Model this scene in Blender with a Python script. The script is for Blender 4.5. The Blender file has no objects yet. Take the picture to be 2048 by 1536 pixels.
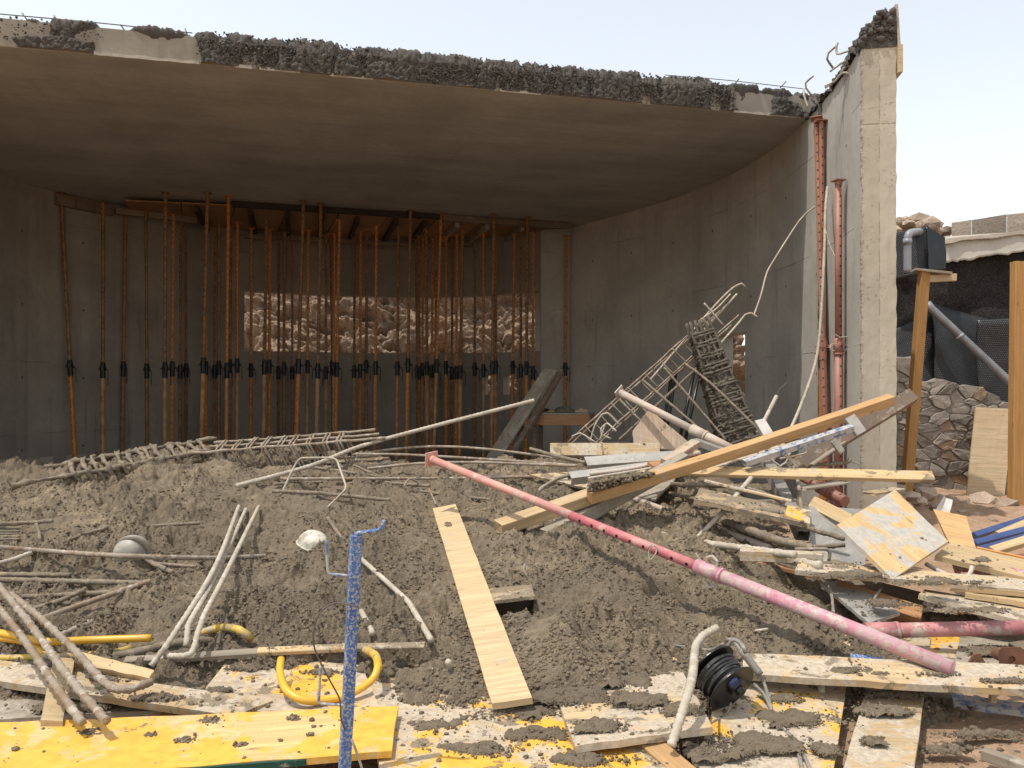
import bpy, math, random
import numpy as np
from mathutils import Vector, Matrix, Quaternion

S = bpy.context.scene
COL = S.collection
rnd = random.Random(7)

# ------------------------------------------------------------------ camera, sky, sun, exposure
F, CX, HY, CZ = 1592.0, 1024.0, 775.0, 1.5          # focal length in photo pixels, centre column, horizon row, eye height
cam = bpy.data.objects.new('camera', bpy.data.cameras.new('camera'))
COL.objects.link(cam)
cam.location = (0, 0, CZ)
cam.rotation_euler = (math.radians(90), 0, 0)
cam.data.sensor_width = 36
cam.data.lens = F / 2048 * 36
cam.data.shift_y = (HY - 768) / 2048
cam.data.clip_start = 0.05
cam.data.clip_end = 2000
S.camera = cam

SUN_TRAVEL = Vector((0.30, 0.16, -0.94)).normalized()
to_sun = -SUN_TRAVEL
elev = math.asin(to_sun.z)
azim = math.atan2(to_sun.x, to_sun.y)               # clockwise from +Y
world = bpy.data.worlds.new('World')
S.world = world
world.use_nodes = True
wn = world.node_tree
wn.nodes.clear()
sky = wn.nodes.new('ShaderNodeTexSky')
sky.sky_type = 'NISHITA'
sky.sun_disc = False
sky.sun_elevation = elev
sky.sun_rotation = azim
sky.air_density = 1.6
sky.dust_density = 0.7
sky.ozone_density = 1.0
hs = wn.nodes.new('ShaderNodeHueSaturation')
hs.inputs['Saturation'].default_value = 0.32
bg = wn.nodes.new('ShaderNodeBackground')
bg.inputs['Strength'].default_value = 0.15
wo = wn.nodes.new('ShaderNodeOutputWorld')
wn.links.new(sky.outputs[0], hs.inputs['Color'])
wn.links.new(hs.outputs[0], bg.inputs['Color'])
wn.links.new(bg.outputs[0], wo.inputs['Surface'])

sl = bpy.data.lights.new('sun', 'SUN')
sl.energy = 2.6
sl.angle = math.radians(0.55)
sl.color = (1.0, 0.95, 0.88)
sun = bpy.data.objects.new('sun', sl)
COL.objects.link(sun)
sun.rotation_euler = SUN_TRAVEL.to_track_quat('-Z', 'Y').to_euler()
sun.location = (-8, -4, 25)

S.view_settings.view_transform = 'Standard'
S.view_settings.look = 'None'
S.view_settings.exposure = 0.50
S.view_settings.gamma = 1.0
S.view_settings.use_curve_mapping = False
S.render.engine = 'CYCLES'
S.cycles.max_bounces = 8
S.cycles.diffuse_bounces = 5
S.cycles.use_denoising = True

# ------------------------------------------------------------------ noise
def _h(ix, iy, iz, seed):
    h = (ix.astype(np.int64) * 374761393 + iy.astype(np.int64) * 668265263 + iz * 1440662683 + seed * 974634777) & 0xffffffff
    h = ((h ^ (h >> 13)) * 1274126177) & 0xffffffff
    h = ((h ^ (h >> 15)) * 2246822519) & 0xffffffff
    return ((h ^ (h >> 16)) & 0xffffff) / float(0xffffff)

def vn2(x, y, seed=0):
    x = np.asarray(x, float); y = np.asarray(y, float)
    ix = np.floor(x); iy = np.floor(y)
    fx = x - ix; fy = y - iy
    fx = fx * fx * (3 - 2 * fx); fy = fy * fy * (3 - 2 * fy)
    z = 0
    a = _h(ix, iy, z, seed); b = _h(ix + 1, iy, z, seed); c = _h(ix, iy + 1, z, seed); d = _h(ix + 1, iy + 1, z, seed)
    return (a + (b - a) * fx) * (1 - fy) + (c + (d - c) * fx) * fy - 0.5

def fbm(x, y, seed=0, n=4):
    s = 0; a = 1.0
    for k in range(n):
        s = s + a * vn2(np.asarray(x) * 2.03 ** k + 17.3 * k, np.asarray(y) * 2.03 ** k - 9.1 * k, seed + k)
        a *= 0.5
    return s

def worley(x, y, seed=0):
    """distance to the nearest scattered point, in cells"""
    ix = np.floor(x); iy = np.floor(y)
    best = np.full(np.shape(x), 9.0)
    for dx in (-1, 0, 1):
        for dy in (-1, 0, 1):
            px = ix + dx + _h(ix + dx, iy + dy, 1, seed)
            py = iy + dy + _h(ix + dx, iy + dy, 2, seed)
            best = np.minimum(best, (px - x) ** 2 + (py - y) ** 2)
    return np.sqrt(best)

def lump(x, y, cell, seed):
    w = worley(x / cell, y / cell, seed)
    return np.sqrt(np.clip(1 - (w / 0.85) ** 2, 0, 1))

def crumb(x, y, cell, seed, r=.60):
    w = worley(x / cell, y / cell, seed)
    return np.sqrt(np.clip(1 - (w / r) ** 2, 0, 1))

def sstep(a, b, x):
    t = np.clip((np.asarray(x, float) - a) / (b - a), 0, 1)
    return t * t * (3 - 2 * t)

# ------------------------------------------------------------------ heaped concrete: height of its surface
_PY = [3.40, 3.75, 4.15, 4.6, 6.0, 7.2, 8.3, 9.0, 9.8, 10.6]
_PZ = [-.35, 0.0, .085, .15, .34, .50, .66, .64, .30, -.15]
_CX = [-6.5, -5.4, -4.3, -3.3, -2.0, -1.0, 0.4, 1.5, 2.4, 3.2, 3.8]
_CZ = [.70, .80, .98, 1.12, 1.05, .97, 0.97, .95, .72, .40, .1]

def Hm(X, Y):
    X = np.asarray(X, float); Y = np.asarray(Y, float)
    base = np.interp(Y, _PY, _PZ)
    k = np.interp(X, _CX, _CZ)
    kk = 1 + (k - 1) * sstep(4.2, 7.5, Y)
    z = base * np.where(base > 0, kk, 1)
    # falls away towards the boards beside the pillar
    edge = 1.78 + 0.13 * (Y - 4.9) + 0.25 * fbm(X * .2 + 3, Y * 1.4, 5, 3)
    z = z - sstep(0.0, 0.8, X - edge) * (0.14 + np.clip(base, 0, 1) * .85)
    near = sstep(5.2, 3.6, Y)
    z = z + 0.085 * fbm(X * 1.25, Y * 1.25, 11, 3) + 0.045 * fbm(X * 3.1, Y * 3.1, 31, 3) * (1 - .3 * near)
    z = z + .085 * np.exp(-((X - .12) / .50) ** 2 - ((Y - 3.92) / .30) ** 2) + .05 * np.exp(-((X + 1.0) / .35) ** 2 - ((Y - 4.15) / .2) ** 2)
    z = z + near * 0.07 * (fbm(X * .9 + 4.0, Y * .9, 77, 2))
    z = z + .15 * (np.abs(fbm(X * 1.9 + 2, Y * 1.9, 345, 4)) - .2) * sstep(3.7, 4.6, Y) + .05 * fbm(X * 4.3, Y * 4.3, 347, 3) * sstep(3.6, 4.4, Y)
    return z

def Hs(X, Y):
    return float(max(Hm(np.array([X]), np.array([Y]))[0], 0.0))

def P(x, y, d):
    return Vector(((x - CX) / F * d, d, CZ + (HY - y) / F * d))

def G(x, y, off=0.0):
    """the spot of the ground or heap seen at photo pixel (x, y), raised by off"""
    d = np.arange(2.6, 16.0, 0.02)
    X = (x - CX) / F * d
    Z = CZ + (HY - y) / F * d
    h = np.maximum(Hm(X, d), 0.0) + off
    i = np.nonzero(Z <= h)[0]
    k = d[i[0]] if len(i) else 9.0
    return P(x, y, float(k))

def Pz(x, y, z):
    """the spot at height z seen at photo pixel (x, y)"""
    return P(x, y, (CZ - z) * F / (y - HY))

def pt(p):
    if isinstance(p, Vector):
        return p
    if len(p) == 2:
        return G(p[0], p[1], 0.04)
    return P(*p) if p[2] >= 2.0 else G(p[0], p[1], p[2])

# ------------------------------------------------------------------ objects
def mk(name, V, Fc, mat, parent=None, smooth=False, uv=None, origin=None, M=None):
    """one mesh object; V in world space unless M (local to world) is given"""
    me = bpy.data.meshes.new(name)
    V = np.asarray(V, float)
    if M is None:
        o0 = np.asarray(origin, float) if origin is not None else (V.min(0) + V.max(0)) / 2
        V = V - o0
        M = Matrix.Translation(Vector(o0))
    if isinstance(Fc, np.ndarray):
        n = Fc.shape[0]; k = Fc.shape[1]
        me.vertices.add(len(V)); me.vertices.foreach_set('co', V.astype(np.float32).ravel())
        me.loops.add(n * k); me.loops.foreach_set('vertex_index', Fc.astype(np.int32).ravel())
        me.polygons.add(n); me.polygons.foreach_set('loop_start', np.arange(0, n * k, k, dtype=np.int32))
        me.update(calc_edges=True)
    else:
        me.from_pydata([tuple(v) for v in V], [], Fc)
    if uv is not None:
        l = me.uv_layers.new(name='UVMap')
        vi = np.empty(len(me.loops), np.int32); me.loops.foreach_get('vertex_index', vi)
        l.data.foreach_set('uv', np.asarray(uv, np.float32)[vi].ravel())
    if smooth:
        me.polygons.foreach_set('use_smooth', np.ones(len(me.polygons), bool))
    me.materials.append(mat)
    o = bpy.data.objects.new(name, me)
    COL.objects.link(o)
    if parent is not None:
        o.parent = parent
        o.matrix_basis = parent_world(parent).inverted() @ M
    else:
        o.matrix_basis = M
    return o

def parent_world(o):
    m = o.matrix_basis.copy()
    while o.parent is not None:
        o = o.parent
        m = o.matrix_basis @ m
    return m

def root(name, label, cat, loc=(0, 0, 0), group=None, M=None):
    o = bpy.data.objects.new(name, None)
    o.empty_display_size = 0.1
    COL.objects.link(o)
    o.matrix_basis = M if M is not None else Matrix.Translation(Vector(loc))
    return tag(o, label, cat, group)

def tag(o, label, cat, group=None):
    o['label'] = label; o['category'] = cat
    if group: o['group'] = group
    return o

def kind(o, k, label=None):
    o['kind'] = k
    if label: o['label'] = label
    return o

def rot_to(x, up):
    """frame with local x along x and local z near up"""
    x = Vector(x).normalized(); up = Vector(up)
    z = (up - x * up.dot(x))
    if z.length < 1e-4:
        z = Vector((0, 1, 0)) - x * x.y
    z.normalize()
    y = z.cross(x)
    return Matrix(((x.x, y.x, z.x, 0), (x.y, y.y, z.y, 0), (x.z, y.z, z.z, 0), (0, 0, 0, 1)))

def catmull(pts, step=0.05, closed=False):
    P_ = [Vector(p) for p in pts]
    if len(P_) == 2 and not closed:
        n = max(1, int((P_[1] - P_[0]).length / step))
        return [P_[0].lerp(P_[1], k / n) for k in range(n + 1)]
    n = len(P_); out = []
    rng = range(n if closed else n - 1)
    for i in rng:
        p1 = P_[i]; p2 = P_[(i + 1) % n]
        p0 = P_[i - 1] if (i > 0 or closed) else p1 * 2 - p2
        p3 = P_[(i + 2) % n] if (i + 2 < n or closed) else p2 * 2 - p1
        m = max(1, int((p2 - p1).length / step))
        for k in range(m):
            t = k / m
            out.append(0.5 * ((2 * p1) + (p2 - p0) * t + (2 * p0 - 5 * p1 + 4 * p2 - p3) * t * t + (3 * p1 - p0 - 3 * p2 + p3) * t ** 3))
    if not closed:
        out.append(P_[-1])
    return out

def fillet(pts, r=0.03, n=3, closed=False):
    """sharp bends rounded the way a bar is bent"""
    P_ = [Vector(p) for p in pts]; N_ = len(P_); out = []
    for i in range(N_):
        if not closed and i in (0, N_ - 1):
            out.append(P_[i]); continue
        a = P_[i - 1]; b = P_[i]; c = P_[(i + 1) % N_]
        q = min(r, (a - b).length * .45, (c - b).length * .45)
        s = b + (a - b).normalized() * q; e = b + (c - b).normalized() * q
        for k in range(n + 1):
            t = k / n
            out.append(s * (1 - t) ** 2 + b * 2 * t * (1 - t) + e * t * t)
    return out

def resample(pts, step):
    out = [pts[0]]
    for a, b in zip(pts, pts[1:]):
        n = max(1, int((b - a).length / step + .5))
        out += [a.lerp(b, k / n) for k in range(1, n + 1)]
    return out

def tube_data(path, r, n=7, closed=False, ribs=0.0, cake=0.0, seed=0, taper=None):
    path = [Vector(p) for p in path]
    m = len(path)
    T = []
    for i in range(m):
        a = path[i - 1] if (i > 0 or closed) else path[i]
        b = path[(i + 1) % m] if (i + 1 < m or closed) else path[i]
        t = b - a
        T.append(t.normalized() if t.length > 1e-9 else Vector((0, 0, 1)))
    u = T[0].orthogonal().normalized()
    V = []; Fc = []
    r_ = random.Random(seed)
    ph = [r_.random() * 50 for _ in range(3)]
    for i in range(m):
        if i:
            q = T[i - 1].rotation_difference(T[i])
            u = (q @ u)
        u = (u - T[i] * u.dot(T[i])).normalized()
        w = T[i].cross(u)
        rr = r * (taper[0] + (taper[1] - taper[0]) * i / max(1, m - 1) if taper else 1)
        if ribs and i % 2: rr *= 1 + ribs
        for k in range(n):
            a = 2 * math.pi * k / n
            q = rr
            if cake:
                q += cake * max(0.0, math.sin(i * .9 + ph[0] + math.sin(k * 1.3 + ph[1]) * 1.5) * .6 + r_.uniform(-.5, .7))
            V.append(path[i] + (u * math.cos(a) + w * math.sin(a)) * q)
    for i in range(m if closed else m - 1):
        j = (i + 1) % m
        for k in range(n):
            k2 = (k + 1) % n
            Fc.append((i * n + k, i * n + k2, j * n + k2, j * n + k))
    if not closed:
        Fc.append(tuple(range(n - 1, -1, -1)))
        Fc.append(tuple((m - 1) * n + k for k in range(n)))
    return V, Fc

_seed = [0]
def tube(name, path, r, mat, parent=None, n=7, closed=False, ribs=0.0, cake=0.0, smooth=True, taper=None):
    _seed[0] += 1
    V, Fc = tube_data(path, r, n, closed, ribs, cake, _seed[0], taper)
    return mk(name, V, Fc, mat, parent, smooth)

def bar(label, pts, r, mat, cake=0.0, curve=False, bend=0.05, group=None, name='rebar', cat='rebar', step=0.02, ribs=0.16, n=7):
    """a loose reinforcing bar through photo points"""
    p = [pt((q[0], q[1], q[2] + .022) if len(q) == 3 and .02 <= q[2] < 2 else q) for q in pts]
    if curve: p = catmull(p, 0.06)
    elif len(p) > 2: p = fillet(p, bend, 4)
    L = sum((b - a).length for a, b in zip(p, p[1:]))
    p = resample(p, max(step, L / 160))
    return tag(tube(name, p, r, mat, n=n, ribs=ribs, cake=cake), label, cat, group)

def box_data(lx, ly, lz, bev=0.0):
    """box x 0..lx, y +-ly/2, z -lz..0 with chamfered long edges"""
    b = min(bev, ly * .3, lz * .3)
    y = ly / 2
    ring = [(-y + b, 0), (y - b, 0), (y, -b), (y, -lz + b), (y - b, -lz), (-y + b, -lz), (-y, -lz + b), (-y, -b)] if b > 0 else [(-y, 0), (y, 0), (y, -lz), (-y, -lz)]
    return ring

def board(name, label, cat, a, b, w, t, mat, up=(0, 0, 1), roll=0.0, parent=None, group=None, bow=0.0, bev=0.004, jag=0.006, seg=None, clod=0.0, sag=0.0):
    """plank or timber: a and b are the middle of its top face at either end"""
    a = pt(a); b = pt(b)
    L = (b - a).length
    M = rot_to(b - a, up)
    if roll: M = M @ Matrix.Rotation(math.radians(roll), 4, 'X')
    M = Matrix.Translation(a) @ M
    ring = box_data(L, w, t, bev)
    n = seg or max(3, int(L / 0.15))
    r_ = random.Random(hash((round(a.x, 3), round(b.y, 3))) & 0xffff)
    V = []; Fc = []; k = len(ring)
    e0 = [r_.uniform(0, jag) for _ in ring]; e1 = [r_.uniform(0, jag) for _ in ring]
    for i in range(n + 1):
        s = i / n
        dz = bow * (4 * s * (1 - s)) + r_.uniform(-.0012, .0012)
        dy = r_.uniform(-.0012, .0012)
        for q, (yy, zz) in enumerate(ring):
            x = L * s + (e0[q] if i == 0 else (-e1[q] if i == n else 0))
            V.append((x, yy + dy, zz + dz))
    for i in range(n):
        for q in range(k):
            q2 = (q + 1) % k
            Fc.append((i * k + q, i * k + q2, (i + 1) * k + q2, (i + 1) * k + q))
    Fc.append(tuple(range(k))); Fc.append(tuple(n * k + q for q in range(k - 1, -1, -1)))
    Fc = [f[::-1] for f in Fc]
    o = mk(name, V, Fc, mat, parent, M=M)
    if label: tag(o, label, cat, group)
    if clod:
        A_ = M @ Vector((0, -w / 2, 0)); B_ = M @ Vector((L, -w / 2, 0)); C_ = M @ Vector((L, w / 2, 0)); D_ = M @ Vector((0, w / 2, 0))
        CLODS.append((A_, B_, C_, D_, clod))
    return o

CLODS = []
def panel(name, label, cat, cs, t, mat, parent=None, group=None, clod=0.0, warp=0.004, nx=10, ny=4, ragged=0.0):
    """board given by the four corners of its visible face, thickness behind it"""
    c = [pt(q) for q in cs]
    o0 = c[0]
    xv = (c[1] - c[0]); yv = (c[3] - c[0])
    nv = xv.cross(yv).normalized()
    if nv.dot(Vector((0, 0, CZ)) - o0) < 0:      # the face looks towards the viewer's side
        nv = -nv
    M = Matrix.Translation(o0) @ rot_to(xv, nv)
    Mi = M.inverted()
    l = [Mi @ q for q in c]
    r_ = random.Random(int(abs(o0.x * 1000) + abs(o0.y * 777)) & 0xffff)
    top = []
    for j in range(ny + 1):
        for i in range(nx + 1):
            s = i / nx; q = j / ny
            p = l[0] * (1 - s) * (1 - q) + l[1] * s * (1 - q) + l[2] * s * q + l[3] * (1 - s) * q
            edge = i in (0, nx) or j in (0, ny)
            p = p + Vector((0, 0, r_.uniform(-warp, warp) * .5))
            if edge: p = p + Vector((r_.uniform(-1, 1), r_.uniform(-1, 1), 0)) * (0.0025 + ragged)
            top.append(p)
    N_ = len(top)
    V = [tuple(p) for p in top] + [(p.x, p.y, p.z - t) for p in top]
    Fc = []
    w = nx + 1
    flip = (l[1] - l[0]).cross(l[3] - l[0]).z < 0
    for j in range(ny):
        for i in range(nx):
            f = (j * w + i, j * w + i + 1, (j + 1) * w + i + 1, (j + 1) * w + i)
            Fc.append(f); Fc.append(tuple(N_ + k for k in f[::-1]))
    ringi = [i for i in range(nx)] + [j * w + nx for j in range(ny)] + [ny * w + i for i in range(nx, 0, -1)] + [j * w for j in range(ny, 0, -1)]
    for k in range(len(ringi)):
        a = ringi[k]; b = ringi[(k + 1) % len(ringi)]
        Fc.append((b, a, N_ + a, N_ + b))
    if flip: Fc = [f[::-1] for f in Fc]
    o = mk(name, V, Fc, mat, parent, M=M)
    if label: tag(o, label, cat, group)
    if clod: CLODS.append((c[0], c[1], c[2], c[3], clod))
    return o

def block(name, lo, hi, mat, parent=None, M=None, bev=0.0):
    """axis-aligned box, chamfered if bev"""
    x0, y0, z0 = lo; x1, y1, z1 = hi
    if not bev:
        V = [(x0, y0, z0), (x1, y0, z0), (x1, y1, z0), (x0, y1, z0), (x0, y0, z1), (x1, y0, z1), (x1, y1, z1), (x0, y1, z1)]
        Fc = [(3, 2, 1, 0), (4, 5, 6, 7), (0, 1, 5, 4), (1, 2, 6, 5), (2, 3, 7, 6), (3, 0, 4, 7)]
    else:
        b = bev; V = []; Fc = []
        xs = [(x0, x0 + b), (x1, x1 - b)]; ys = [(y0, y0 + b), (y1, y1 - b)]; zs = [(z0, z0 + b), (z1, z1 - b)]
        idx = {}
        for i in (0, 1):
            for j in (0, 1):
                for k in (0, 1):
                    idx[i, j, k, 'x'] = len(V); V.append((xs[i][0], ys[j][1], zs[k][1]))
                    idx[i, j, k, 'y'] = len(V); V.append((xs[i][1], ys[j][0], zs[k][1]))
                    idx[i, j, k, 'z'] = len(V); V.append((xs[i][1], ys[j][1], zs[k][0]))
        import bmesh
        bm = bmesh.new()
        for v in V: bm.verts.new(v)
        bmesh.ops.convex_hull(bm, input=bm.verts[:])
        me = bpy.data.meshes.new('t'); bm.to_mesh(me); bm.free()
        V = [tuple(v.co) for v in me.vertices]; Fc = [tuple(p.vertices) for p in me.polygons]
        bpy.data.meshes.remove(me)
    if M is not None:
        return mk(name, V, Fc, mat, parent, M=M)
    return mk(name, V, Fc, mat, parent)

def cyl_data(r0, r1, z0, z1, n=14):
    V = []; Fc = []
    for z, r in ((z0, r0), (z1, r1)):
        for k in range(n):
            a = 2 * math.pi * k / n
            V.append((r * math.cos(a), r * math.sin(a), z))
    for k in range(n):
        Fc.append((k, (k + 1) % n, n + (k + 1) % n, n + k))
    Fc.append(tuple(range(n - 1, -1, -1))); Fc.append(tuple(range(n, 2 * n)))
    return V, Fc

def join(*vf):
    V = []; Fc = []
    for v, f in vf:
        b = len(V); V += [tuple(q) for q in v]; Fc += [tuple(b + k for k in q) for q in f]
    return V, Fc
def xf(vf, M):
    return [M @ Vector(v) for v in vf[0]], vf[1]
def box_vf(lo, hi):
    x0, y0, z0 = lo; x1, y1, z1 = hi
    return ([(x0, y0, z0), (x1, y0, z0), (x1, y1, z0), (x0, y1, z0), (x0, y0, z1), (x1, y0, z1), (x1, y1, z1), (x0, y1, z1)],
            [(3, 2, 1, 0), (4, 5, 6, 7), (0, 1, 5, 4), (1, 2, 6, 5), (2, 3, 7, 6), (3, 0, 4, 7)])

# ------------------------------------------------------------------ materials
def nd(nt, t, ins=None, **kw):
    n = nt.nodes.new(t)
    for k, v in kw.items(): setattr(n, k, v)
    for k, v in (ins or {}).items():
        s = n.inputs[k]
        if isinstance(v, bpy.types.NodeSocket): nt.links.new(v, s)
        else:
            if isinstance(v, tuple) and len(v) == 3 and s.type == 'RGBA': v = v + (1,)
            s.default_value = v
    return n
def mixc(nt, f, a, b, mode='MIX'):
    n = nd(nt, 'ShaderNodeMix', data_type='RGBA', blend_type=mode)
    for i, v in ((0, f), (6, a), (7, b)):
        if isinstance(v, bpy.types.NodeSocket): nt.links.new(v, n.inputs[i])
        else: n.inputs[i].default_value = v + (1,) if isinstance(v, tuple) and len(v) == 3 else v
    return n.outputs[2]
def ramp(nt, f, a, b, v0=0.0, v1=1.0):
    return nd(nt, 'ShaderNodeMapRange', {'Value': f, 'From Min': a, 'From Max': b, 'To Min': v0, 'To Max': v1}, interpolation_type='SMOOTHSTEP').outputs[0]
def mth(nt, op, a, b=None, c=None):
    n = nd(nt, 'ShaderNodeMath', operation=op)
    for i, v in enumerate((a, b, c)):
        if v is None: continue
        if isinstance(v, bpy.types.NodeSocket): nt.links.new(v, n.inputs[i])
        else: n.inputs[i].default_value = v
    return n.outputs[0]
def noise(nt, vec, scale, detail=4.0, rough=0.55, dist=0.0):
    return nd(nt, 'ShaderNodeTexNoise', {'Vector': vec, 'Scale': scale, 'Detail': detail, 'Roughness': rough, 'Distortion': dist}).outputs[0]
def newmat(name):
    m = bpy.data.materials.new(name); m.use_nodes = True
    nt = m.node_tree; nt.nodes.clear()
    out = nd(nt, 'ShaderNodeOutputMaterial')
    b = nd(nt, 'ShaderNodeBsdfPrincipled')
    nt.links.new(b.outputs[0], out.inputs[0])
    return m, nt, b
def objco(nt, rand=True):
    tc = nd(nt, 'ShaderNodeTexCoord').outputs['Object']
    if not rand: return tc
    r = nd(nt, 'ShaderNodeObjectInfo').outputs['Random']
    s = mth(nt, 'MULTIPLY', r, 43.0)
    cv = nd(nt, 'ShaderNodeCombineXYZ', {0: s, 1: s, 2: s}).outputs[0]
    return nd(nt, 'ShaderNodeVectorMath', {0: tc, 1: cv}, operation='ADD').outputs[0]
def bump(nt, b, h, strength, dist):
    bn = nd(nt, 'ShaderNodeBump', {'Height': h, 'Strength': strength, 'Distance': dist})
    nt.links.new(bn.outputs[0], b.inputs['Normal'])

CEM = (.40, .335, .255)       # dried cement milk
MUD = (.262, .204, .136)      # fresh concrete

def m_wood(name, c, dirt=0.4, cem=CEM, paint=None, pamt=0.5, mud=0.25, rough=.72, vary=.12):
    m, nt, b = newmat(name)
    v = objco(nt)
    mp = nd(nt, 'ShaderNodeMapping', {'Vector': v, 'Scale': (2.2, 58.0, 58.0)}).outputs[0]
    g = noise(nt, mp, 1.0, 6, .6, .6)
    g2 = noise(nt, nd(nt, 'ShaderNodeMapping', {'Vector': v, 'Scale': (5.0, 130.0, 130.0)}).outputs[0], 1.0, 2)
    dark = tuple(q * .80 for q in c); lite = tuple(min(.9, q * 1.08) for q in c)
    colr = mixc(nt, ramp(nt, g, .36, .66), dark, lite)
    colr = mixc(nt, ramp(nt, g2, .52, .72, 0, .30), colr, tuple(q * .62 for q in c))
    lg = noise(nt, nd(nt, 'ShaderNodeMapping', {'Vector': v, 'Scale': (.5, 11.0, 11.0)}).outputs[0], 1.0, 3, .5, .8)
    colr = mixc(nt, ramp(nt, lg, .42, .68, 0, .32), colr, (c[0] * .82, c[1] * .70, c[2] * .58))
    # knots
    vk = nd(nt, 'ShaderNodeTexVoronoi', {'Vector': nd(nt, 'ShaderNodeMapping', {'Vector': v, 'Scale': (2.1, 7.0, 7.0)}).outputs[0], 'Scale': 1.0}).outputs[0]
    colr = mixc(nt, ramp(nt, vk, .10, .04, 0, .75), colr, tuple(q * .38 for q in c))
    rv = nd(nt, 'ShaderNodeObjectInfo').outputs['Random']
    hv = nd(nt, 'ShaderNodeHueSaturation', {'Color': colr, 'Value': ramp(nt, rv, 0, 1, 1 - vary, 1 + vary)}).outputs[0]
    colr = hv
    if paint:
        pn = noise(nt, v, 3.2, 9, .68, .3)
        pm = ramp(nt, pn, .62 - .28 * pamt, .66 - .28 * pamt, 0, 1)
        pv = noise(nt, v, 22, 3)
        pc = mixc(nt, ramp(nt, pv, .3, .7), tuple(q * .82 for q in paint), paint)
        colr = mixc(nt, pm, colr, pc)
    dn = noise(nt, v, 4.3, 9, .7, .4)
    dm = ramp(nt, dn, .665 - .25 * dirt, .735 - .23 * dirt, 0, min(1, .6 + dirt * .35))
    cn = noise(nt, v, 40, 4)
    cc = mixc(nt, ramp(nt, cn, .3, .7), tuple(q * .80 for q in cem), tuple(min(.8, q * 1.15) for q in cem))
    colr = mixc(nt, dm, colr, cc)
    mn = noise(nt, nd(nt, 'ShaderNodeVectorMath', {0: v, 1: (7.7, 3.1, 1.3)}, operation='ADD').outputs[0], 6.1, 8, .72, .5)
    mm = ramp(nt, mn, .685 - .21 * mud, .72 - .21 * mud)
    fn = noise(nt, v, 95, 3, .6)
    mc = mixc(nt, ramp(nt, fn, .35, .65), tuple(q * .72 for q in MUD), tuple(q * 1.1 for q in MUD))
    colr = mixc(nt, mm, colr, mc)
    sp = noise(nt, v, 55, 2, .5)
    colr = mixc(nt, ramp(nt, sp, .70, .74, 0, .8), colr, tuple(q * .75 for q in MUD))
    nt.links.new(colr, b.inputs['Base Color'])
    b.inputs['Roughness'].default_value = rough
    b.inputs['Specular IOR Level'].default_value = .25
    h = mth(nt, 'ADD', mth(nt, 'MULTIPLY', g, .3), mth(nt, 'ADD', mth(nt, 'MULTIPLY', mm, mth(nt, 'ADD', fn, .6)), mth(nt, 'MULTIPLY', dm, .25)))
    bump(nt, b, h, .6, .006)
    return m

def m_paint(name, c, dirt=.4, cem=CEM, c2=None, rough=.5, metal=0.0, scale=14, mud=.2, holes=False, streak=1.0):
    m, nt, b = newmat(name)
    v = objco(nt)
    n0 = noise(nt, nd(nt, 'ShaderNodeMapping', {'Vector': v, 'Scale': (1, 1, streak)}).outputs[0], 7, 4)
    colr = mixc(nt, ramp(nt, n0, .38, .62), c, c2 or tuple(q * .8 for q in c))
    dn = noise(nt, v, scale, 9, .7, .3)
    dm = ramp(nt, dn, .72 - .36 * dirt, .78 - .32 * dirt, 0, .92)
    colr = mixc(nt, dm, colr, cem)
    mn = noise(nt, nd(nt, 'ShaderNodeVectorMath', {0: v, 1: (5, 8, 2)}, operation='ADD').outputs[0], scale * 1.4, 7, .7)
    mm = ramp(nt, mn, .74 - .3 * mud, .78 - .3 * mud)
    colr = mixc(nt, mm, colr, MUD)
    if holes:
        o = nd(nt, 'ShaderNodeSeparateXYZ', {0: nd(nt, 'ShaderNodeTexCoord').outputs['Object']}).outputs
        fz = mth(nt, 'SUBTRACT', mth(nt, 'FRACT', mth(nt, 'DIVIDE', o[2], .11)), .5)
        dz = mth(nt, 'MULTIPLY', fz, .11)
        d2 = mth(nt, 'ADD', mth(nt, 'MULTIPLY', dz, dz), mth(nt, 'MULTIPLY', o[0], o[0]))
        colr = mixc(nt, ramp(nt, d2, .00016, .00009), colr, (.006, .005, .004))
    nt.links.new(colr, b.inputs['Base Color'])
    b.inputs['Roughness'].default_value = rough
    b.inputs['Metallic'].default_value = metal
    h = mth(nt, 'ADD', mth(nt, 'MULTIPLY', dm, .4), mth(nt, 'ADD', mm, mth(nt, 'MULTIPLY', noise(nt, v, 60, 3), .3)))
    bump(nt, b, h, .5, .004)
    return m

def m_mud(name, c=MUD, dry=.5):
    m, nt, b = newmat(name)
    v = nd(nt, 'ShaderNodeTexCoord').outputs['Object']
    a = noise(nt, v, .75, 5, .6)
    f = noise(nt, v, 90, 4, .65)
    s = noise(nt, v, 14, 5, .6)
    colr = mixc(nt, ramp(nt, a, .36, .68), tuple(q * .78 for q in c), (c[0] * 1.32, c[1] * 1.30, c[2] * 1.26))
    md = noise(nt, v, 2.6, 6, .62, .4)
    colr = mixc(nt, ramp(nt, md, .50, .60, 0, .55), colr, tuple(q * .60 for q in c))
    colr = mixc(nt, ramp(nt, md, .42, .34, 0, .45), colr, (c[0] * 1.30, c[1] * 1.29, c[2] * 1.27))
    colr = mixc(nt, ramp(nt, s, .3, .72), tuple(q * .66 for q in c), colr)
    colr = mixc(nt, ramp(nt, f, .62, .74, 0, .6), colr, (.34, .30, .25))
    nt.links.new(colr, b.inputs['Base Color'])
    b.inputs['Roughness'].default_value = .8
    b.inputs['Specular IOR Level'].default_value = .3
    h = mth(nt, 'ADD', mth(nt, 'MULTIPLY', f, 1.2), mth(nt, 'MULTIPLY', s, .8))
    bump(nt, b, h, 1.0, .014)
    return m

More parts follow.
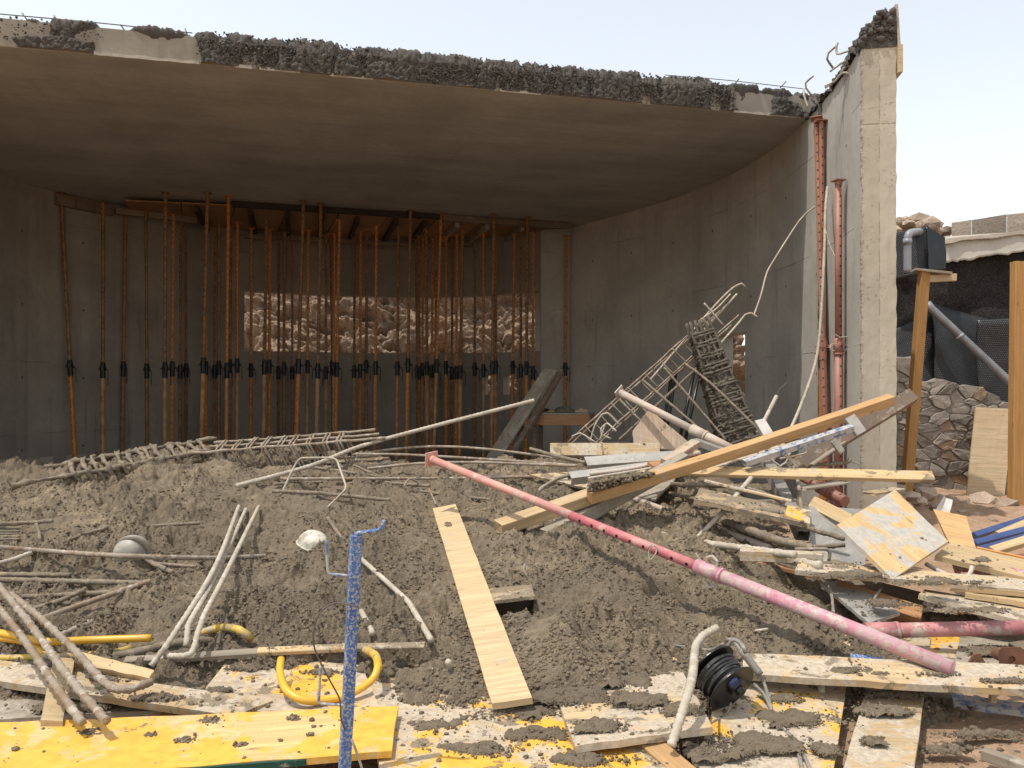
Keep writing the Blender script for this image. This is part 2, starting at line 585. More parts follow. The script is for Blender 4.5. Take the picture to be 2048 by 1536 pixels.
def m_concrete(name, c=(.335, .30, .25), use_uv=True, band=0.0, joints=True, stain=.35, ends=False):
    m, nt, b = newmat(name)
    if use_uv: v = nd(nt, 'ShaderNodeTexCoord').outputs['UV']
    else: v = nd(nt, 'ShaderNodeTexCoord').outputs['Object']
    cl = noise(nt, v, .9, 6, .6, .2)
    fn = noise(nt, v, 9, 6, .65)
    st = noise(nt, nd(nt, 'ShaderNodeMapping', {'Vector': v, 'Scale': (7, .55, 1)}).outputs[0], 1.0, 6, .62)
    colr = mixc(nt, ramp(nt, cl, .3, .7), tuple(q * .84 for q in c), tuple(q * 1.12 for q in c))
    colr = mixc(nt, ramp(nt, fn, .35, .75, 0, .35), colr, tuple(q * .72 for q in c))
    colr = mixc(nt, ramp(nt, st, .52, .74, 0, stain), colr, tuple(q * .50 for q in c))
    pit = noise(nt, v, 42, 2, .5)
    colr = mixc(nt, ramp(nt, pit, .70, .76, 0, .7), colr, tuple(q * .35 for q in c))
    h = mth(nt, 'SUBTRACT', mth(nt, 'MULTIPLY', fn, .6), mth(nt, 'MULTIPLY', ramp(nt, pit, .68, .76), .8))
    if joints:
        xyz = nd(nt, 'ShaderNodeSeparateXYZ', {0: v}).outputs
        ju = mth(nt, 'ABSOLUTE', mth(nt, 'SUBTRACT', mth(nt, 'FRACT', mth(nt, 'DIVIDE', xyz[0], 1.22)), .5))
        jv = mth(nt, 'ABSOLUTE', mth(nt, 'SUBTRACT', mth(nt, 'FRACT', mth(nt, 'DIVIDE', mth(nt, 'ADD', xyz[1], .55), 1.25)), .5))
        wob = mth(nt, 'MULTIPLY', noise(nt, v, 3, 3), .004)
        lu = ramp(nt, mth(nt, 'ADD', ju, wob), .507, .4985 + .004, 0, 0)
        lu = ramp(nt, ju, .4925, .4985)
        lv = ramp(nt, jv, .4925, .4985)
        brk = ramp(nt, noise(nt, v, 1.7, 4), .45, .6)
        ln = mth(nt, 'MULTIPLY', mth(nt, 'MAXIMUM', mth(nt, 'MULTIPLY', lu, .5), lv), brk)
        colr = mixc(nt, mth(nt, 'MULTIPLY', ln, .55), colr, tuple(q * .35 for q in c))
        # tone of each shutter board
        ip = nd(nt, 'ShaderNodeCombineXYZ', {0: mth(nt, 'FLOOR', mth(nt, 'DIVIDE', xyz[0], 1.22)), 1: 0.0, 2: 0.0}).outputs[0]
        wv = nd(nt, 'ShaderNodeTexWhiteNoise', {'Vector': ip}).outputs[0]
        colr = nd(nt, 'ShaderNodeHueSaturation', {'Color': colr, 'Value': ramp(nt, wv, 0, 1, .93, 1.06)}).outputs[0]
        # tie holes
        tu = mth(nt, 'MULTIPLY', mth(nt, 'SUBTRACT', mth(nt, 'FRACT', mth(nt, 'DIVIDE', xyz[0], 1.22)), .5), 1.22)
        tv = mth(nt, 'MULTIPLY', mth(nt, 'SUBTRACT', mth(nt, 'FRACT', mth(nt, 'DIVIDE', mth(nt, 'ADD', xyz[1], .2), 1.25)), .5), 1.25)
        d2 = mth(nt, 'ADD', mth(nt, 'MULTIPLY', tu, tu), mth(nt, 'MULTIPLY', tv, tv))
        th = ramp(nt, d2, .0006, .0003)
        colr = mixc(nt, mth(nt, 'MULTIPLY', th, .7), colr, (.02, .018, .015))
        h = mth(nt, 'SUBTRACT', h, mth(nt, 'ADD', mth(nt, 'MULTIPLY', ln, .8), th))
    if ends:
        xyz3 = nd(nt, 'ShaderNodeSeparateXYZ', {0: v}).outputs
        wob = mth(nt, 'MULTIPLY', mth(nt, 'SUBTRACT', noise(nt, v, 4, 4), .5), .016)
        lu = mth(nt, 'ABSOLUTE', mth(nt, 'SUBTRACT', mth(nt, 'ADD', xyz3[0], wob), .172))
        l1 = mth(nt, 'MULTIPLY', ramp(nt, lu, .006, .002), ramp(nt, noise(nt, v, 5, 4), .40, .6))
        lz = mth(nt, 'ABSOLUTE', mth(nt, 'SUBTRACT', mth(nt, 'ADD', xyz3[1], wob), 4.20))
        l2 = mth(nt, 'MULTIPLY', ramp(nt, lz, .012, .003), ramp(nt, noise(nt, v, 7, 4), .36, .5))
        edge = mth(nt, 'MULTIPLY', ramp(nt, mth(nt, 'ABSOLUTE', mth(nt, 'SUBTRACT', xyz3[0], .0)), .03, .0), ramp(nt, noise(nt, v, 24, 3), .48, .58))
        pn = mth(nt, 'MULTIPLY', ramp(nt, noise(nt, v, 26, 5, .65), .56, .66), ramp(nt, noise(nt, v, 3.2, 4), .46, .62))
        ln = mth(nt, 'MAXIMUM', mth(nt, 'MAXIMUM', l1, l2), mth(nt, 'MAXIMUM', pn, edge))
        colr = mixc(nt, mth(nt, 'MULTIPLY', ln, .62), colr, tuple(q * .42 for q in c))
        half = ramp(nt, xyz3[0], .165, .18, .93, 1.05)
        colr = nd(nt, 'ShaderNodeHueSaturation', {'Color': colr, 'Value': half}).outputs[0]
        h = mth(nt, 'SUBTRACT', h, mth(nt, 'MULTIPLY', ln, .9))
    if band:
        xyz2 = nd(nt, 'ShaderNodeSeparateXYZ', {0: v}).outputs
        bw = mth(nt, 'ADD', mth(nt, 'DIVIDE', xyz2[1], band), mth(nt, 'MULTIPLY', noise(nt, v, .5, 3), .5))
        wv = nd(nt, 'ShaderNodeTexNoise', {'Vector': nd(nt, 'ShaderNodeMapping', {'Vector': v, 'Scale': (.12, 1.1, 1)}).outputs[0], 'Scale': 1.5, 'Detail': 6.0, 'Roughness': .6}).outputs[0]
        colr = nd(nt, 'ShaderNodeHueSaturation', {'Color': colr, 'Value': ramp(nt, wv, .3, .7, .88, 1.1)}).outputs[0]
        fb = mth(nt, 'ABSOLUTE', mth(nt, 'SUBTRACT', mth(nt, 'FRACT', bw), .5))
        ln = mth(nt, 'MULTIPLY', ramp(nt, fb, .475, .495), ramp(nt, noise(nt, v, .8, 4), .48, .62))
        colr = mixc(nt, mth(nt, 'MULTIPLY', ln, .35), colr, tuple(q * .5 for q in c))
        gr = noise(nt, nd(nt, 'ShaderNodeMapping', {'Vector': v, 'Scale': (.6, 16, 1)}).outputs[0], 1.0, 5)
        colr = mixc(nt, ramp(nt, gr, .45, .75, 0, .22), colr, tuple(q * .6 for q in c))
    nt.links.new(colr, b.inputs['Base Color'])
    b.inputs['Roughness'].default_value = .85
    b.inputs['Specular IOR Level'].default_value = .2
    bump(nt, b, h, .5, .008)
    return m

def m_rock(name, c1, c2, c3, scale=1.0):
    m, nt, b = newmat(name)
    v = objco(nt)
    a = noise(nt, v, 1.3 * scale, 7, .65, .5)
    f = noise(nt, v, 11 * scale, 7, .7)
    colr = mixc(nt, ramp(nt, a, .35, .65), c1, c2)
    colr = mixc(nt, ramp(nt, f, .4, .72), colr, c3)
    rv = nd(nt, 'ShaderNodeObjectInfo').outputs['Random']
    colr = nd(nt, 'ShaderNodeHueSaturation', {'Color': colr, 'Value': ramp(nt, rv, 0, 1, .70, 1.25)}).outputs[0]
    nt.links.new(colr, b.inputs['Base Color'])
    b.inputs['Roughness'].default_value = .9
    b.inputs['Specular IOR Level'].default_value = .15
    bump(nt, b, mth(nt, 'ADD', f, a), .9, .05 / scale)
    return m

def m_membrane(name):
    m, nt, b = newmat(name)
    v = nd(nt, 'ShaderNodeTexCoord').outputs['UV']
    xyz = nd(nt, 'ShaderNodeSeparateXYZ', {0: v}).outputs
    s = .028
    row = mth(nt, 'FLOOR', mth(nt, 'DIVIDE', xyz[1], s))
    off = mth(nt, 'MULTIPLY', mth(nt, 'MODULO', row, 2.0), .5)
    du = mth(nt, 'SUBTRACT', mth(nt, 'FRACT', mth(nt, 'ADD', mth(nt, 'DIVIDE', xyz[0], s), off)), .5)
    dv = mth(nt, 'SUBTRACT', mth(nt, 'FRACT', mth(nt, 'DIVIDE', xyz[1], s)), .5)
    d2 = mth(nt, 'ADD', mth(nt, 'MULTIPLY', du, du), mth(nt, 'MULTIPLY', dv, dv))
    dome = ramp(nt, d2, .16, .02)
    n = noise(nt, v, 2.2, 6, .6)
    colr = mixc(nt, ramp(nt, n, .5, .75, 0, .45), (.012, .012, .013), (.075, .066, .055))
    nt.links.new(colr, b.inputs['Base Color'])
    b.inputs['Roughness'].default_value = .42
    bump(nt, b, mth(nt, 'ADD', dome, mth(nt, 'MULTIPLY', n, .4)), .6, .012)
    return m

WOOD_FRESH = m_wood('wood_fresh', (.51, .37, .205), dirt=.26, mud=.12)
WOOD_MAIN = m_wood('wood_plank_clean', (.53, .395, .225), dirt=.22, mud=.02)
WOOD_ORANGE = m_wood('wood_orange', (.50, .305, .14), dirt=.34, mud=.22)
WOOD_DIRTY = m_wood('wood_dirty', (.54, .385, .20), dirt=.5, mud=.62)
WOOD_POST = m_wood('wood_post', (.43, .235, .085), dirt=.05, mud=.03)
WOOD_DUSTY = m_wood('wood_dusty', (.52, .38, .21), dirt=.92, cem=(.46, .385, .29), mud=.58)
WOOD_GREY = m_wood('wood_grey', (.31, .265, .20), dirt=.75, cem=(.36, .31, .245), mud=.35)
WOOD_MUDDY = m_wood('wood_muddy', (.40, .30, .18), dirt=.7, mud=1.05)
WOOD_RED = m_wood('wood_reddish', (.40, .215, .105), dirt=.3, mud=.3)
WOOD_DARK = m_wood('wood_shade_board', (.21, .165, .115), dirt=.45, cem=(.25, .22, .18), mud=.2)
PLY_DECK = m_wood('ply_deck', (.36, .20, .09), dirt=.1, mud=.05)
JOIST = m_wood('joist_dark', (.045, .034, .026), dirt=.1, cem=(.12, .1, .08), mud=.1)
YELLOW_NEW = m_wood('yellow_board', (.66, .43, .19), dirt=.50, cem=(.64, .45, .24), paint=(.78, .43, .075), pamt=.60, mud=.24, rough=.5)
YELLOW_WORN = m_wood('yellow_worn', (.50, .40, .28), dirt=.80, cem=(.47, .39, .29), paint=(.76, .42, .06), pamt=.52, mud=.55)
PANEL_ORANGE = m_wood('panel_orange', (.56, .37, .175), dirt=.45, cem=(.56, .42, .25), paint=(.46, .42, .355), pamt=.52, mud=.12)
PLY_PALE = m_wood('ply_pale', (.52, .40, .25), dirt=.1, mud=.05)
PLY_PINK = m_wood('ply_pinkish', (.44, .33, .235), dirt=.55, mud=.3)
GREEN_EDGE = m_wood('green_edge', (.02, .075, .05), dirt=.22, mud=.25)
REBAR = m_paint('rebar_cement', (.30, .25, .19), dirt=.55, c2=(.22, .15, .09), cem=(.42, .37, .30), rough=.8, mud=.35)
REBAR_PALE = m_paint('rebar_pale', (.44, .385, .30), dirt=.6, c2=(.36, .30, .22), cem=(.52, .46, .37), rough=.8, mud=.18)
REBAR_MUD = m_paint('rebar_mud', (.20, .165, .12), dirt=.25, c2=(.16, .125, .085), rough=.85, mud=.8)
PROP_ORANGE = m_paint('prop_orange', (.54, .20, .03), dirt=.14, c2=(.42, .15, .028), cem=(.34, .26, .17), rough=.5, mud=.10, holes=True)
PROP_DULL = m_paint('prop_dull', (.30, .14, .045), dirt=.5, c2=(.18, .08, .025), cem=(.24, .19, .13), rough=.6, mud=.25, holes=True)
PROP_RED = m_paint('prop_red', (.33, .15, .11), dirt=.34, c2=(.29, .12, .085), cem=(.40, .30, .23), rough=.55, mud=.1, holes=True)
PROP_TAN = m_paint('prop_tan', (.45, .25, .11), dirt=.45, c2=(.30, .14, .05), cem=(.34, .26, .17), rough=.6, mud=.15)
PROP_RUST = m_paint('prop_rust', (.36, .175, .105), dirt=.36, c2=(.31, .13, .075), cem=(.42, .31, .23), rough=.6, mud=.1, holes=True)
PINK = m_paint('prop_pink', (.52, .20, .255), dirt=.72, c2=(.52, .31, .33), cem=(.50, .39, .33), rough=.5, mud=.34, scale=22)
PINK_IN = m_paint('prop_pink_inner', (.60, .31, .235), dirt=.55, c2=(.58, .25, .22), cem=(.55, .42, .34), rough=.6, mud=.28, scale=18)
PINK_HOLE = m_paint('prop_pink_holes', (.47, .13, .15), dirt=.5, c2=(.57, .22, .20), cem=(.55, .36, .31), rough=.55, mud=.1, scale=7, holes=True)
PIPE_PALE = m_paint('pipe_pale', (.46, .40, .32), dirt=.6, c2=(.50, .36, .28), cem=(.50, .44, .36), rough=.7, mud=.25)
PIPE_ROSE = m_paint('pipe_rose', (.46, .20, .19), dirt=.62, c2=(.40, .15, .14), cem=(.46, .37, .30), rough=.6, mud=.3, scale=10)
COLLAR = m_paint('collar_black', (.012, .011, .010), dirt=.12, cem=(.1, .09, .08), rough=.38, metal=.3, mud=.05)
STEEL_GREY = m_paint('steel_grey', (.34, .32, .285), dirt=.55, cem=(.42, .38, .32), rough=.5, metal=.35, mud=.35)
STEEL_DARK = m_paint('steel_dark', (.135, .10, .072), dirt=.45, c2=(.17, .115, .075), cem=(.27, .225, .17), rough=.65, metal=.1, mud=.5, scale=9)
ALU = m_paint('aluminium_dusty', (.44, .41, .36), dirt=.5, cem=(.47, .42, .34), rough=.5, metal=.25, mud=.42)
BLUE = m_paint('blue_paint', (.06, .14, .36), dirt=.66, c2=(.045, .11, .29), cem=(.40, .40, .38), rough=.45, scale=85, mud=.3)
BLUE_CLEAN = m_paint('blue_paint_clean', (.05, .08, .20), dirt=.3, c2=(.04, .06, .15), rough=.4, mud=.1)
BLUE_DUSTY = m_paint('blue_dusty', (.12, .18, .33), dirt=.86, cem=(.45, .42, .37), rough=.5, scale=16, mud=.2)
YHOSE = m_paint('hose_yellow', (.72, .41, .045), dirt=.34, c2=(.68, .38, .04), cem=(.50, .40, .24), rough=.35, mud=.28)
YHOSE_DIRTY = m_paint('hose_yellow_dirty', (.60, .39, .06), dirt=.62, c2=(.42, .30, .10), rough=.5, mud=.55)
BLACK = m_paint('black_plastic', (.010, .010, .010), dirt=.10, cem=(.10, .09, .08), rough=.32, mud=.06)
CABLE_BLACK = m_paint('cable_black', (.022, .021, .020), dirt=.42, cem=(.16, .15, .13), rough=.5, mud=.2, scale=40)
CABLE_GREY = m_paint('cable_grey', (.24, .215, .18), dirt=.6, cem=(.36, .32, .27), rough=.6, mud=.3)
WIRE = m_paint('wire_dark', (.09, .072, .055), dirt=.3, rough=.6)
HELMET = m_paint('helmet_white', (.64, .60, .48), dirt=.62, cem=(.34, .29, .22), rough=.42, mud=.5, scale=11)
HELMET_DIRTY = m_paint('helmet_dirty', (.36, .33, .27), dirt=.6, cem=(.29, .25, .20), rough=.5, mud=.35, scale=9)
PVC = m_paint('pvc_grey', (.27, .275, .29), dirt=.12, rough=.4, mud=.02)
PVC_DARK = m_paint('pvc_grey_dusty', (.20, .195, .195), dirt=.15, rough=.45, mud=.05)
TOOL_YELLOW = m_paint('tool_yellow', (.45, .30, .03), dirt=.2, rough=.5)
CLOTH_DARK = m_paint('cloth_dark', (.10, .088, .07), dirt=.3, rough=.9)
RUST = m_paint('rust_plate', (.20, .085, .045), dirt=.2, c2=(.13, .055, .03), cem=(.38, .28, .2), rough=.75, mud=.12)
ORANGE_STRIP = m_paint('orange_paint', (.62, .25, .05), dirt=.2, rough=.5)
MUDM = m_mud('fresh_concrete')
MUD_SHADED = m_mud('shaded_concrete_core', (.15, .124, .09))  # wet concrete on the column cage, colour darkened to stand for shade
MUD_DARK = m_mud('broken_concrete', (.130, .116, .097))
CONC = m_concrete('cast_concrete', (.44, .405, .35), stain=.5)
CONC_SHADED = m_concrete('cast_concrete_shaded', (.31, .275, .23), stain=.6)  # end and back walls: their dimness is put into a darker base colour
CONC_END = m_concrete('cast_concrete_end', (.47, .41, .315), joints=False, stain=.35, ends=True)
CONC_FACE = m_concrete('slab_face_concrete', (.30, .262, .205), joints=False, stain=.4)
CONC_CEIL = m_concrete('slab_soffit', (.43, .395, .345), joints=False, band=.55, stain=.12)
CONC_FLOOR = m_concrete('floor_concrete', (.25, .22, .18), use_uv=False, joints=False, stain=.3)
CONC_PALE = m_concrete('pale_concrete', (.45, .40, .32), use_uv=False, joints=False, stain=.2)
PLASTER = m_concrete('plaster_band', (.50, .46, .39), use_uv=False, joints=False, stain=.15)
BLOCKM = m_rock('block_stone', (.36, .30, .235), (.44, .37, .30), (.34, .28, .22), 1.5)
ROCKF = m_rock('rock_face_sandy', (.35, .245, .165), (.45, .335, .23), (.15, .095, .065), 1.6)
REBAR_SHADED = m_paint('rebar_mud_shaded', (.13, .108, .08), dirt=.2, cem=(.22, .185, .14), rough=.8, mud=.3)  # muddy bars of the column cage, shade painted into their colour
STONE_RUST = m_rock('rubble_stone_rusty', (.34, .235, .16), (.40, .28, .19), (.24, .17, .12), 7)
STONE = m_rock('rubble_stone', (.25, .22, .185), (.32, .27, .215), (.18, .155, .135), 7)
MORTAR = m_rock('mortar_grey', (.24, .21, .175), (.29, .25, .205), (.17, .145, .12), 6)
ROCKS = m_rock('loose_rock', (.40, .30, .225), (.47, .37, .28), (.30, .215, .155), 4)
EARTH = m_rock('red_earth', (.33, .205, .125), (.40, .265, .17), (.23, .165, .11), 2.2)
BITUMEN = m_rock('bitumen_coat', (.014, .013, .013), (.022, .020, .019), (.05, .043, .038), 3)
MEMBRANE = m_membrane('dimple_membrane')
# ------------------------------------------------------------------ ground, floor, rock
def grid_mesh(xs, ys, zf, name, mat, smooth=True, parent=None, uv=False):
    X, Y = np.meshgrid(xs, ys)
    Z = zf(X, Y)
    V = np.stack([X, Y, Z], -1).reshape(-1, 3)
    w = len(xs)
    i = np.arange((len(xs) - 1) * (len(ys) - 1))
    r = i // (w - 1); c = i % (w - 1)
    a = r * w + c
    Fc = np.stack([a, a + 1, a + w + 1, a + w], -1)
    return mk(name, V, Fc, mat, parent, smooth)

def spread(a, b, lo, hi, step):
    """coordinates from lo to hi, dense between a and b"""
    core = np.arange(a, b + step, step)
    out = np.concatenate([[lo], lo + (a - lo) * np.array([.5, .8, .93, .98]), core, b + (hi - b) * np.array([.02, .07, .2, .5, 1.0])])
    return np.unique(out)

def ground_z(X, Y):
    out = sstep(3.9, 4.6, X) * sstep(7.5, 9.0, Y)
    z = -0.045 + 0.022 * fbm(X * 2.2, Y * 2.2, 3, 3) + 0.012 * lump(X, Y, .10, 8) * sstep(1.2, 2.2, X)
    z = z + out * (.10 + .10 * fbm(X * .9, Y * .9, 21, 3) + .05 * lump(X, Y, .16, 4))
    z = z * (np.abs(X) < 40) - .02
    return z
kind(grid_mesh(spread(-7, 9.5, -600, 600, .035), spread(2.2, 13.5, -600, 900, .035), ground_z, 'ground', EARTH), 'structure',
     'reddish earth of the building site')

def floor_build():
    pts = [(-8.3, 9.4), (-8.4, 13.05), (-8.2, 14.2), (-5.94, 17.3), (-4, 18.2), (-2.2, 18.5), (-.5, 18.2), (.63, 17.3), (1.27, 17.5), (2.75, 15.2), (3.85, 11.6), (3.80, 9.4)]
    n = len(pts)
    V = [(x, y, 0.0) for x, y in pts] + [(x, y, -.2) for x, y in pts]
    Fc = [tuple(range(n - 1, -1, -1)), tuple(range(n, 2 * n))] + [(k, (k + 1) % n, n + (k + 1) % n, n + k) for k in range(n)]
    return kind(mk('floor', V, Fc, CONC_FLOOR), 'structure', 'concrete floor inside the hall')
floor_build()

def rock_face():
    nx, ns = 420, 230
    u = np.linspace(-10.5, 6.5, nx); s = np.linspace(0, 6.4, ns)
    U, Sv = np.meshgrid(u, s)
    base_y = 20.7 + .25 * np.sin(U * .5)
    y = base_y + Sv * .62; z = -.2 + Sv * .80
    wu = U + .12 * fbm(U * 4, Sv * 4, 91, 3); wv = Sv + .12 * fbm(U * 4 + 7, Sv * 4, 92, 3)
    d = 1.2 * fbm(U * .5, Sv * .8, 61, 4) + .9 * np.abs(fbm(U * 1.1, Sv * 1.7, 71, 5)) + .30 * crumb(wu, wv * 1.4, .75, 13, .7) + .20 * crumb(wu, wv, .26, 14, .62) + .10 * crumb(wu, wv, .12, 15, .62)
    d = d - .35 * sstep(.16, .0, np.abs(fbm(U * .35 + 3, Sv * .9, 81, 4)))
    V = np.stack([U + .15 * fbm(U * 2, Sv * 2, 5, 3), y - d * .80, z + d * .42], -1).reshape(-1, 3)
    i = np.arange((nx - 1) * (ns - 1)); a = (i // (nx - 1)) * nx + i % (nx - 1)
    Fc = np.stack([a, a + 1, a + nx + 1, a + nx], -1)
    return kind(mk('rock_face', V, Fc, ROCKF, None, False), 'structure', 'cut rock face behind the hall, seen through the long window')
rock_face()

# ------------------------------------------------------------------ the hall: one cast concrete shell
shell = root('concrete_hall', 'unfinished curved concrete hall with a roof slab broken off along its front edge', 'building', (0, 12, 0))

def arc(pts, step):
    return [Vector((p.x, p.y, 0)) for p in catmull([Vector((x, y, 0)) for x, y in pts], step)]

class Path:
    def __init__(self, pts, step=.25):
        self.p = arc(pts, step)
        self.u = [0.0]
        for a, b in zip(self.p, self.p[1:]): self.u.append(self.u[-1] + (b - a).length)
        self.L = self.u[-1]
    def at(self, u):
        u = min(max(u, 0), self.L)
        for k in range(len(self.p) - 1):
            if u <= self.u[k + 1] + 1e-9:
                t = (u - self.u[k]) / max(1e-9, self.u[k + 1] - self.u[k])
                return self.p[k].lerp(self.p[k + 1], t)
        return self.p[-1]
    def nrm(self, u):
        t = (self.at(u + .05) - self.at(u - .05)).normalized()
        return Vector((t.y, -t.x, 0))            # to the right of travel
    def find(self, px):
        """arc length where the path crosses photo column px"""
        best = min(np.linspace(0, self.L, 1200), key=lambda q: abs(CX + F * self.at(q).x / self.at(q).y - px))
        return float(best)

def wall(name, path, z0, z1, thick, holes, mat, side=1, zsteps=(), parent=shell):
    us = sorted(set([round(x, 4) for x in path.u] + [h[0] for h in holes] + [h[1] for h in holes]))
    zs = sorted(set([z0, z1] + [h[2] for h in holes] + [h[3] for h in holes] + list(zsteps)))
    fill = lambda i, k: 0 <= i < len(us) - 1 and 0 <= k < len(zs) - 1 and not any(h[0] - 1e-6 <= us[i] and us[i + 1] <= h[1] + 1e-6 and h[2] - 1e-6 <= zs[k] and zs[k + 1] <= h[3] + 1e-6 for h in holes)
    V = []; UV = []; Fc = []; ix = {}
    def vid(i, k, o, du=0.0):
        key = (i, k, o, du)
        if key not in ix:
            q = path.at(us[i]) + path.nrm(us[i]) * (thick * o * side)
            ix[key] = len(V); V.append((q.x, q.y, zs[k])); UV.append((us[i] + du + o * 3.1, zs[k] if not du else zs[k] + .3 * o))
        return ix[key]
    for i in range(len(us) - 1):
        for k in range(len(zs) - 1):
            if not fill(i, k): continue
            Fc.append((vid(i, k, 0), vid(i + 1, k, 0), vid(i + 1, k + 1, 0), vid(i, k + 1, 0)))
            Fc.append((vid(i, k, 1), vid(i, k + 1, 1), vid(i + 1, k + 1, 1), vid(i + 1, k, 1)))
            if not fill(i - 1, k): Fc.append((vid(i, k, 0), vid(i, k + 1, 0), vid(i, k + 1, 1), vid(i, k, 1)))
            if not fill(i + 1, k): Fc.append((vid(i + 1, k, 0), vid(i + 1, k, 1), vid(i + 1, k + 1, 1), vid(i + 1, k + 1, 0)))
            if not fill(i, k - 1): Fc.append((vid(i, k, 0), vid(i, k, 1), vid(i + 1, k, 1), vid(i + 1, k, 0)))
            if not fill(i, k + 1): Fc.append((vid(i, k + 1, 0), vid(i + 1, k + 1, 0), vid(i + 1, k + 1, 1), vid(i, k + 1, 1)))
    return mk(name, V, Fc, mat, parent, uv=UV)

ZC = 5.0
RW = Path([(3.60, 8.2), (3.765, 9.3), (3.85, 10.36), (3.845, 11.6), (3.64, 12.9), (3.28, 14.05), (2.75, 15.2), (1.27, 17.5)])
LW = Path([(-8.05, 6.9), (-8.3, 10.0), (-8.40, 13.05), (-8.2, 14.2), (-7.55, 15.3), (-6.75, 16.4), (-5.94, 17.3)])
BW = Path([(-5.94, 17.3), (-4.0, 18.2), (-2.2, 18.5), (-.5, 18.2), (.63, 17.3)])
PW = Path([(.63, 17.3), (1.27, 17.5)])
u0, u1 = RW.find(1490), RW.find(1432)
wall('side_wall', RW, -.3, ZC, .335, [(u0, u1, 1.02, 2.38)], CONC, side=1)
wall('end_wall', LW, -.3, ZC, .30, [], CONC_SHADED, side=-1)
lo = [(BW.find(a), BW.find(b), 1.33, 1.77) for a, b in ((968, 992), (1006, 1034), (1056, 1080))]
wall('back_wall', BW, -.3, ZC, .25, [(.12, BW.L - .02, 2.30, 3.60)] + lo, CONC_SHADED, side=-1)
wall('pier', PW, -.3, ZC, .4, [], CONC, side=-1)
# slightly paler, warmer colour on the end of the side wall
def end_face():
    a = RW.at(0); n = RW.nrm(0); t = (RW.at(.1) - RW.at(0)).normalized()
    V = []; UV = []
    zs = np.linspace(-.3, ZC, 60)
    r_ = random.Random(5)
    k = 8
    for z in zs:
        for j in range(k + 1):
            q = a + n * (.335 * j / k) - t * (.012 + (.006 * r_.random() if j in (0, k) else .002 * r_.random()))
            if j in (0, k): q = q + n * r_.uniform(-.008, .006)
            V.append((q.x, q.y, z)); UV.append((.335 * j / k * 1.0, z))
    nv = len(V)
    V += [tuple(Vector(v) + t * .05) for v in V]; UV += UV
    Fc = []
    w = k + 1
    for i in range(len(zs) - 1):
        for j in range(k):
            Fc.append((i * w + j, i * w + j + 1, (i + 1) * w + j + 1, (i + 1) * w + j))
        for j in (0, k):
            Fc.append((i * w + j, (i + 1) * w + j, nv + (i + 1) * w + j, nv + i * w + j))
    return mk('end_face', V, Fc, CONC_END, shell, uv=UV)
end_face()

E0 = Vector((-9.0, 7.25, 0)); E1 = Vector((4.16, 10.44, 0))
ED = (E1 - E0).normalized(); EN = Vector((ED.y, -ED.x, 0))
EL = (E1 - E0).length
ZT = 5.29
def slab():
    back = [(4.19, 11.6), (4.05, 13.0), (3.6, 14.25), (3.03, 15.4), (1.5, 17.85), (.75, 17.7), (-.4, 18.5), (-2.2, 18.8), (-4.1, 18.5), (-6.1, 17.6), (-8.5, 14.3), (-8.75, 13.1), (-8.6, 10)]
    pts = [(E0.x, E0.y), (E1.x, E1.y)] + back
    n = len(pts)
    V = [(x, y, ZC) for x, y in pts] + [(x, y, ZT) for x, y in pts]
    # local frame along the broken edge for the soffit pattern
    UV = []
    for x, y in pts * 2:
        d = Vector((x, y, 0)) - E0
        UV.append((d.dot(ED), -d.dot(EN)))
    Fc = [tuple(range(n - 1, -1, -1)), tuple(range(n, 2 * n))] + [(k, (k + 1) % n, n + (k + 1) % n, n + k) for k in range(n)]
    Vc = np.array(V)
    return mk('roof_slab', V, Fc, CONC_CEIL, shell, uv=UV)
SLAB = slab()

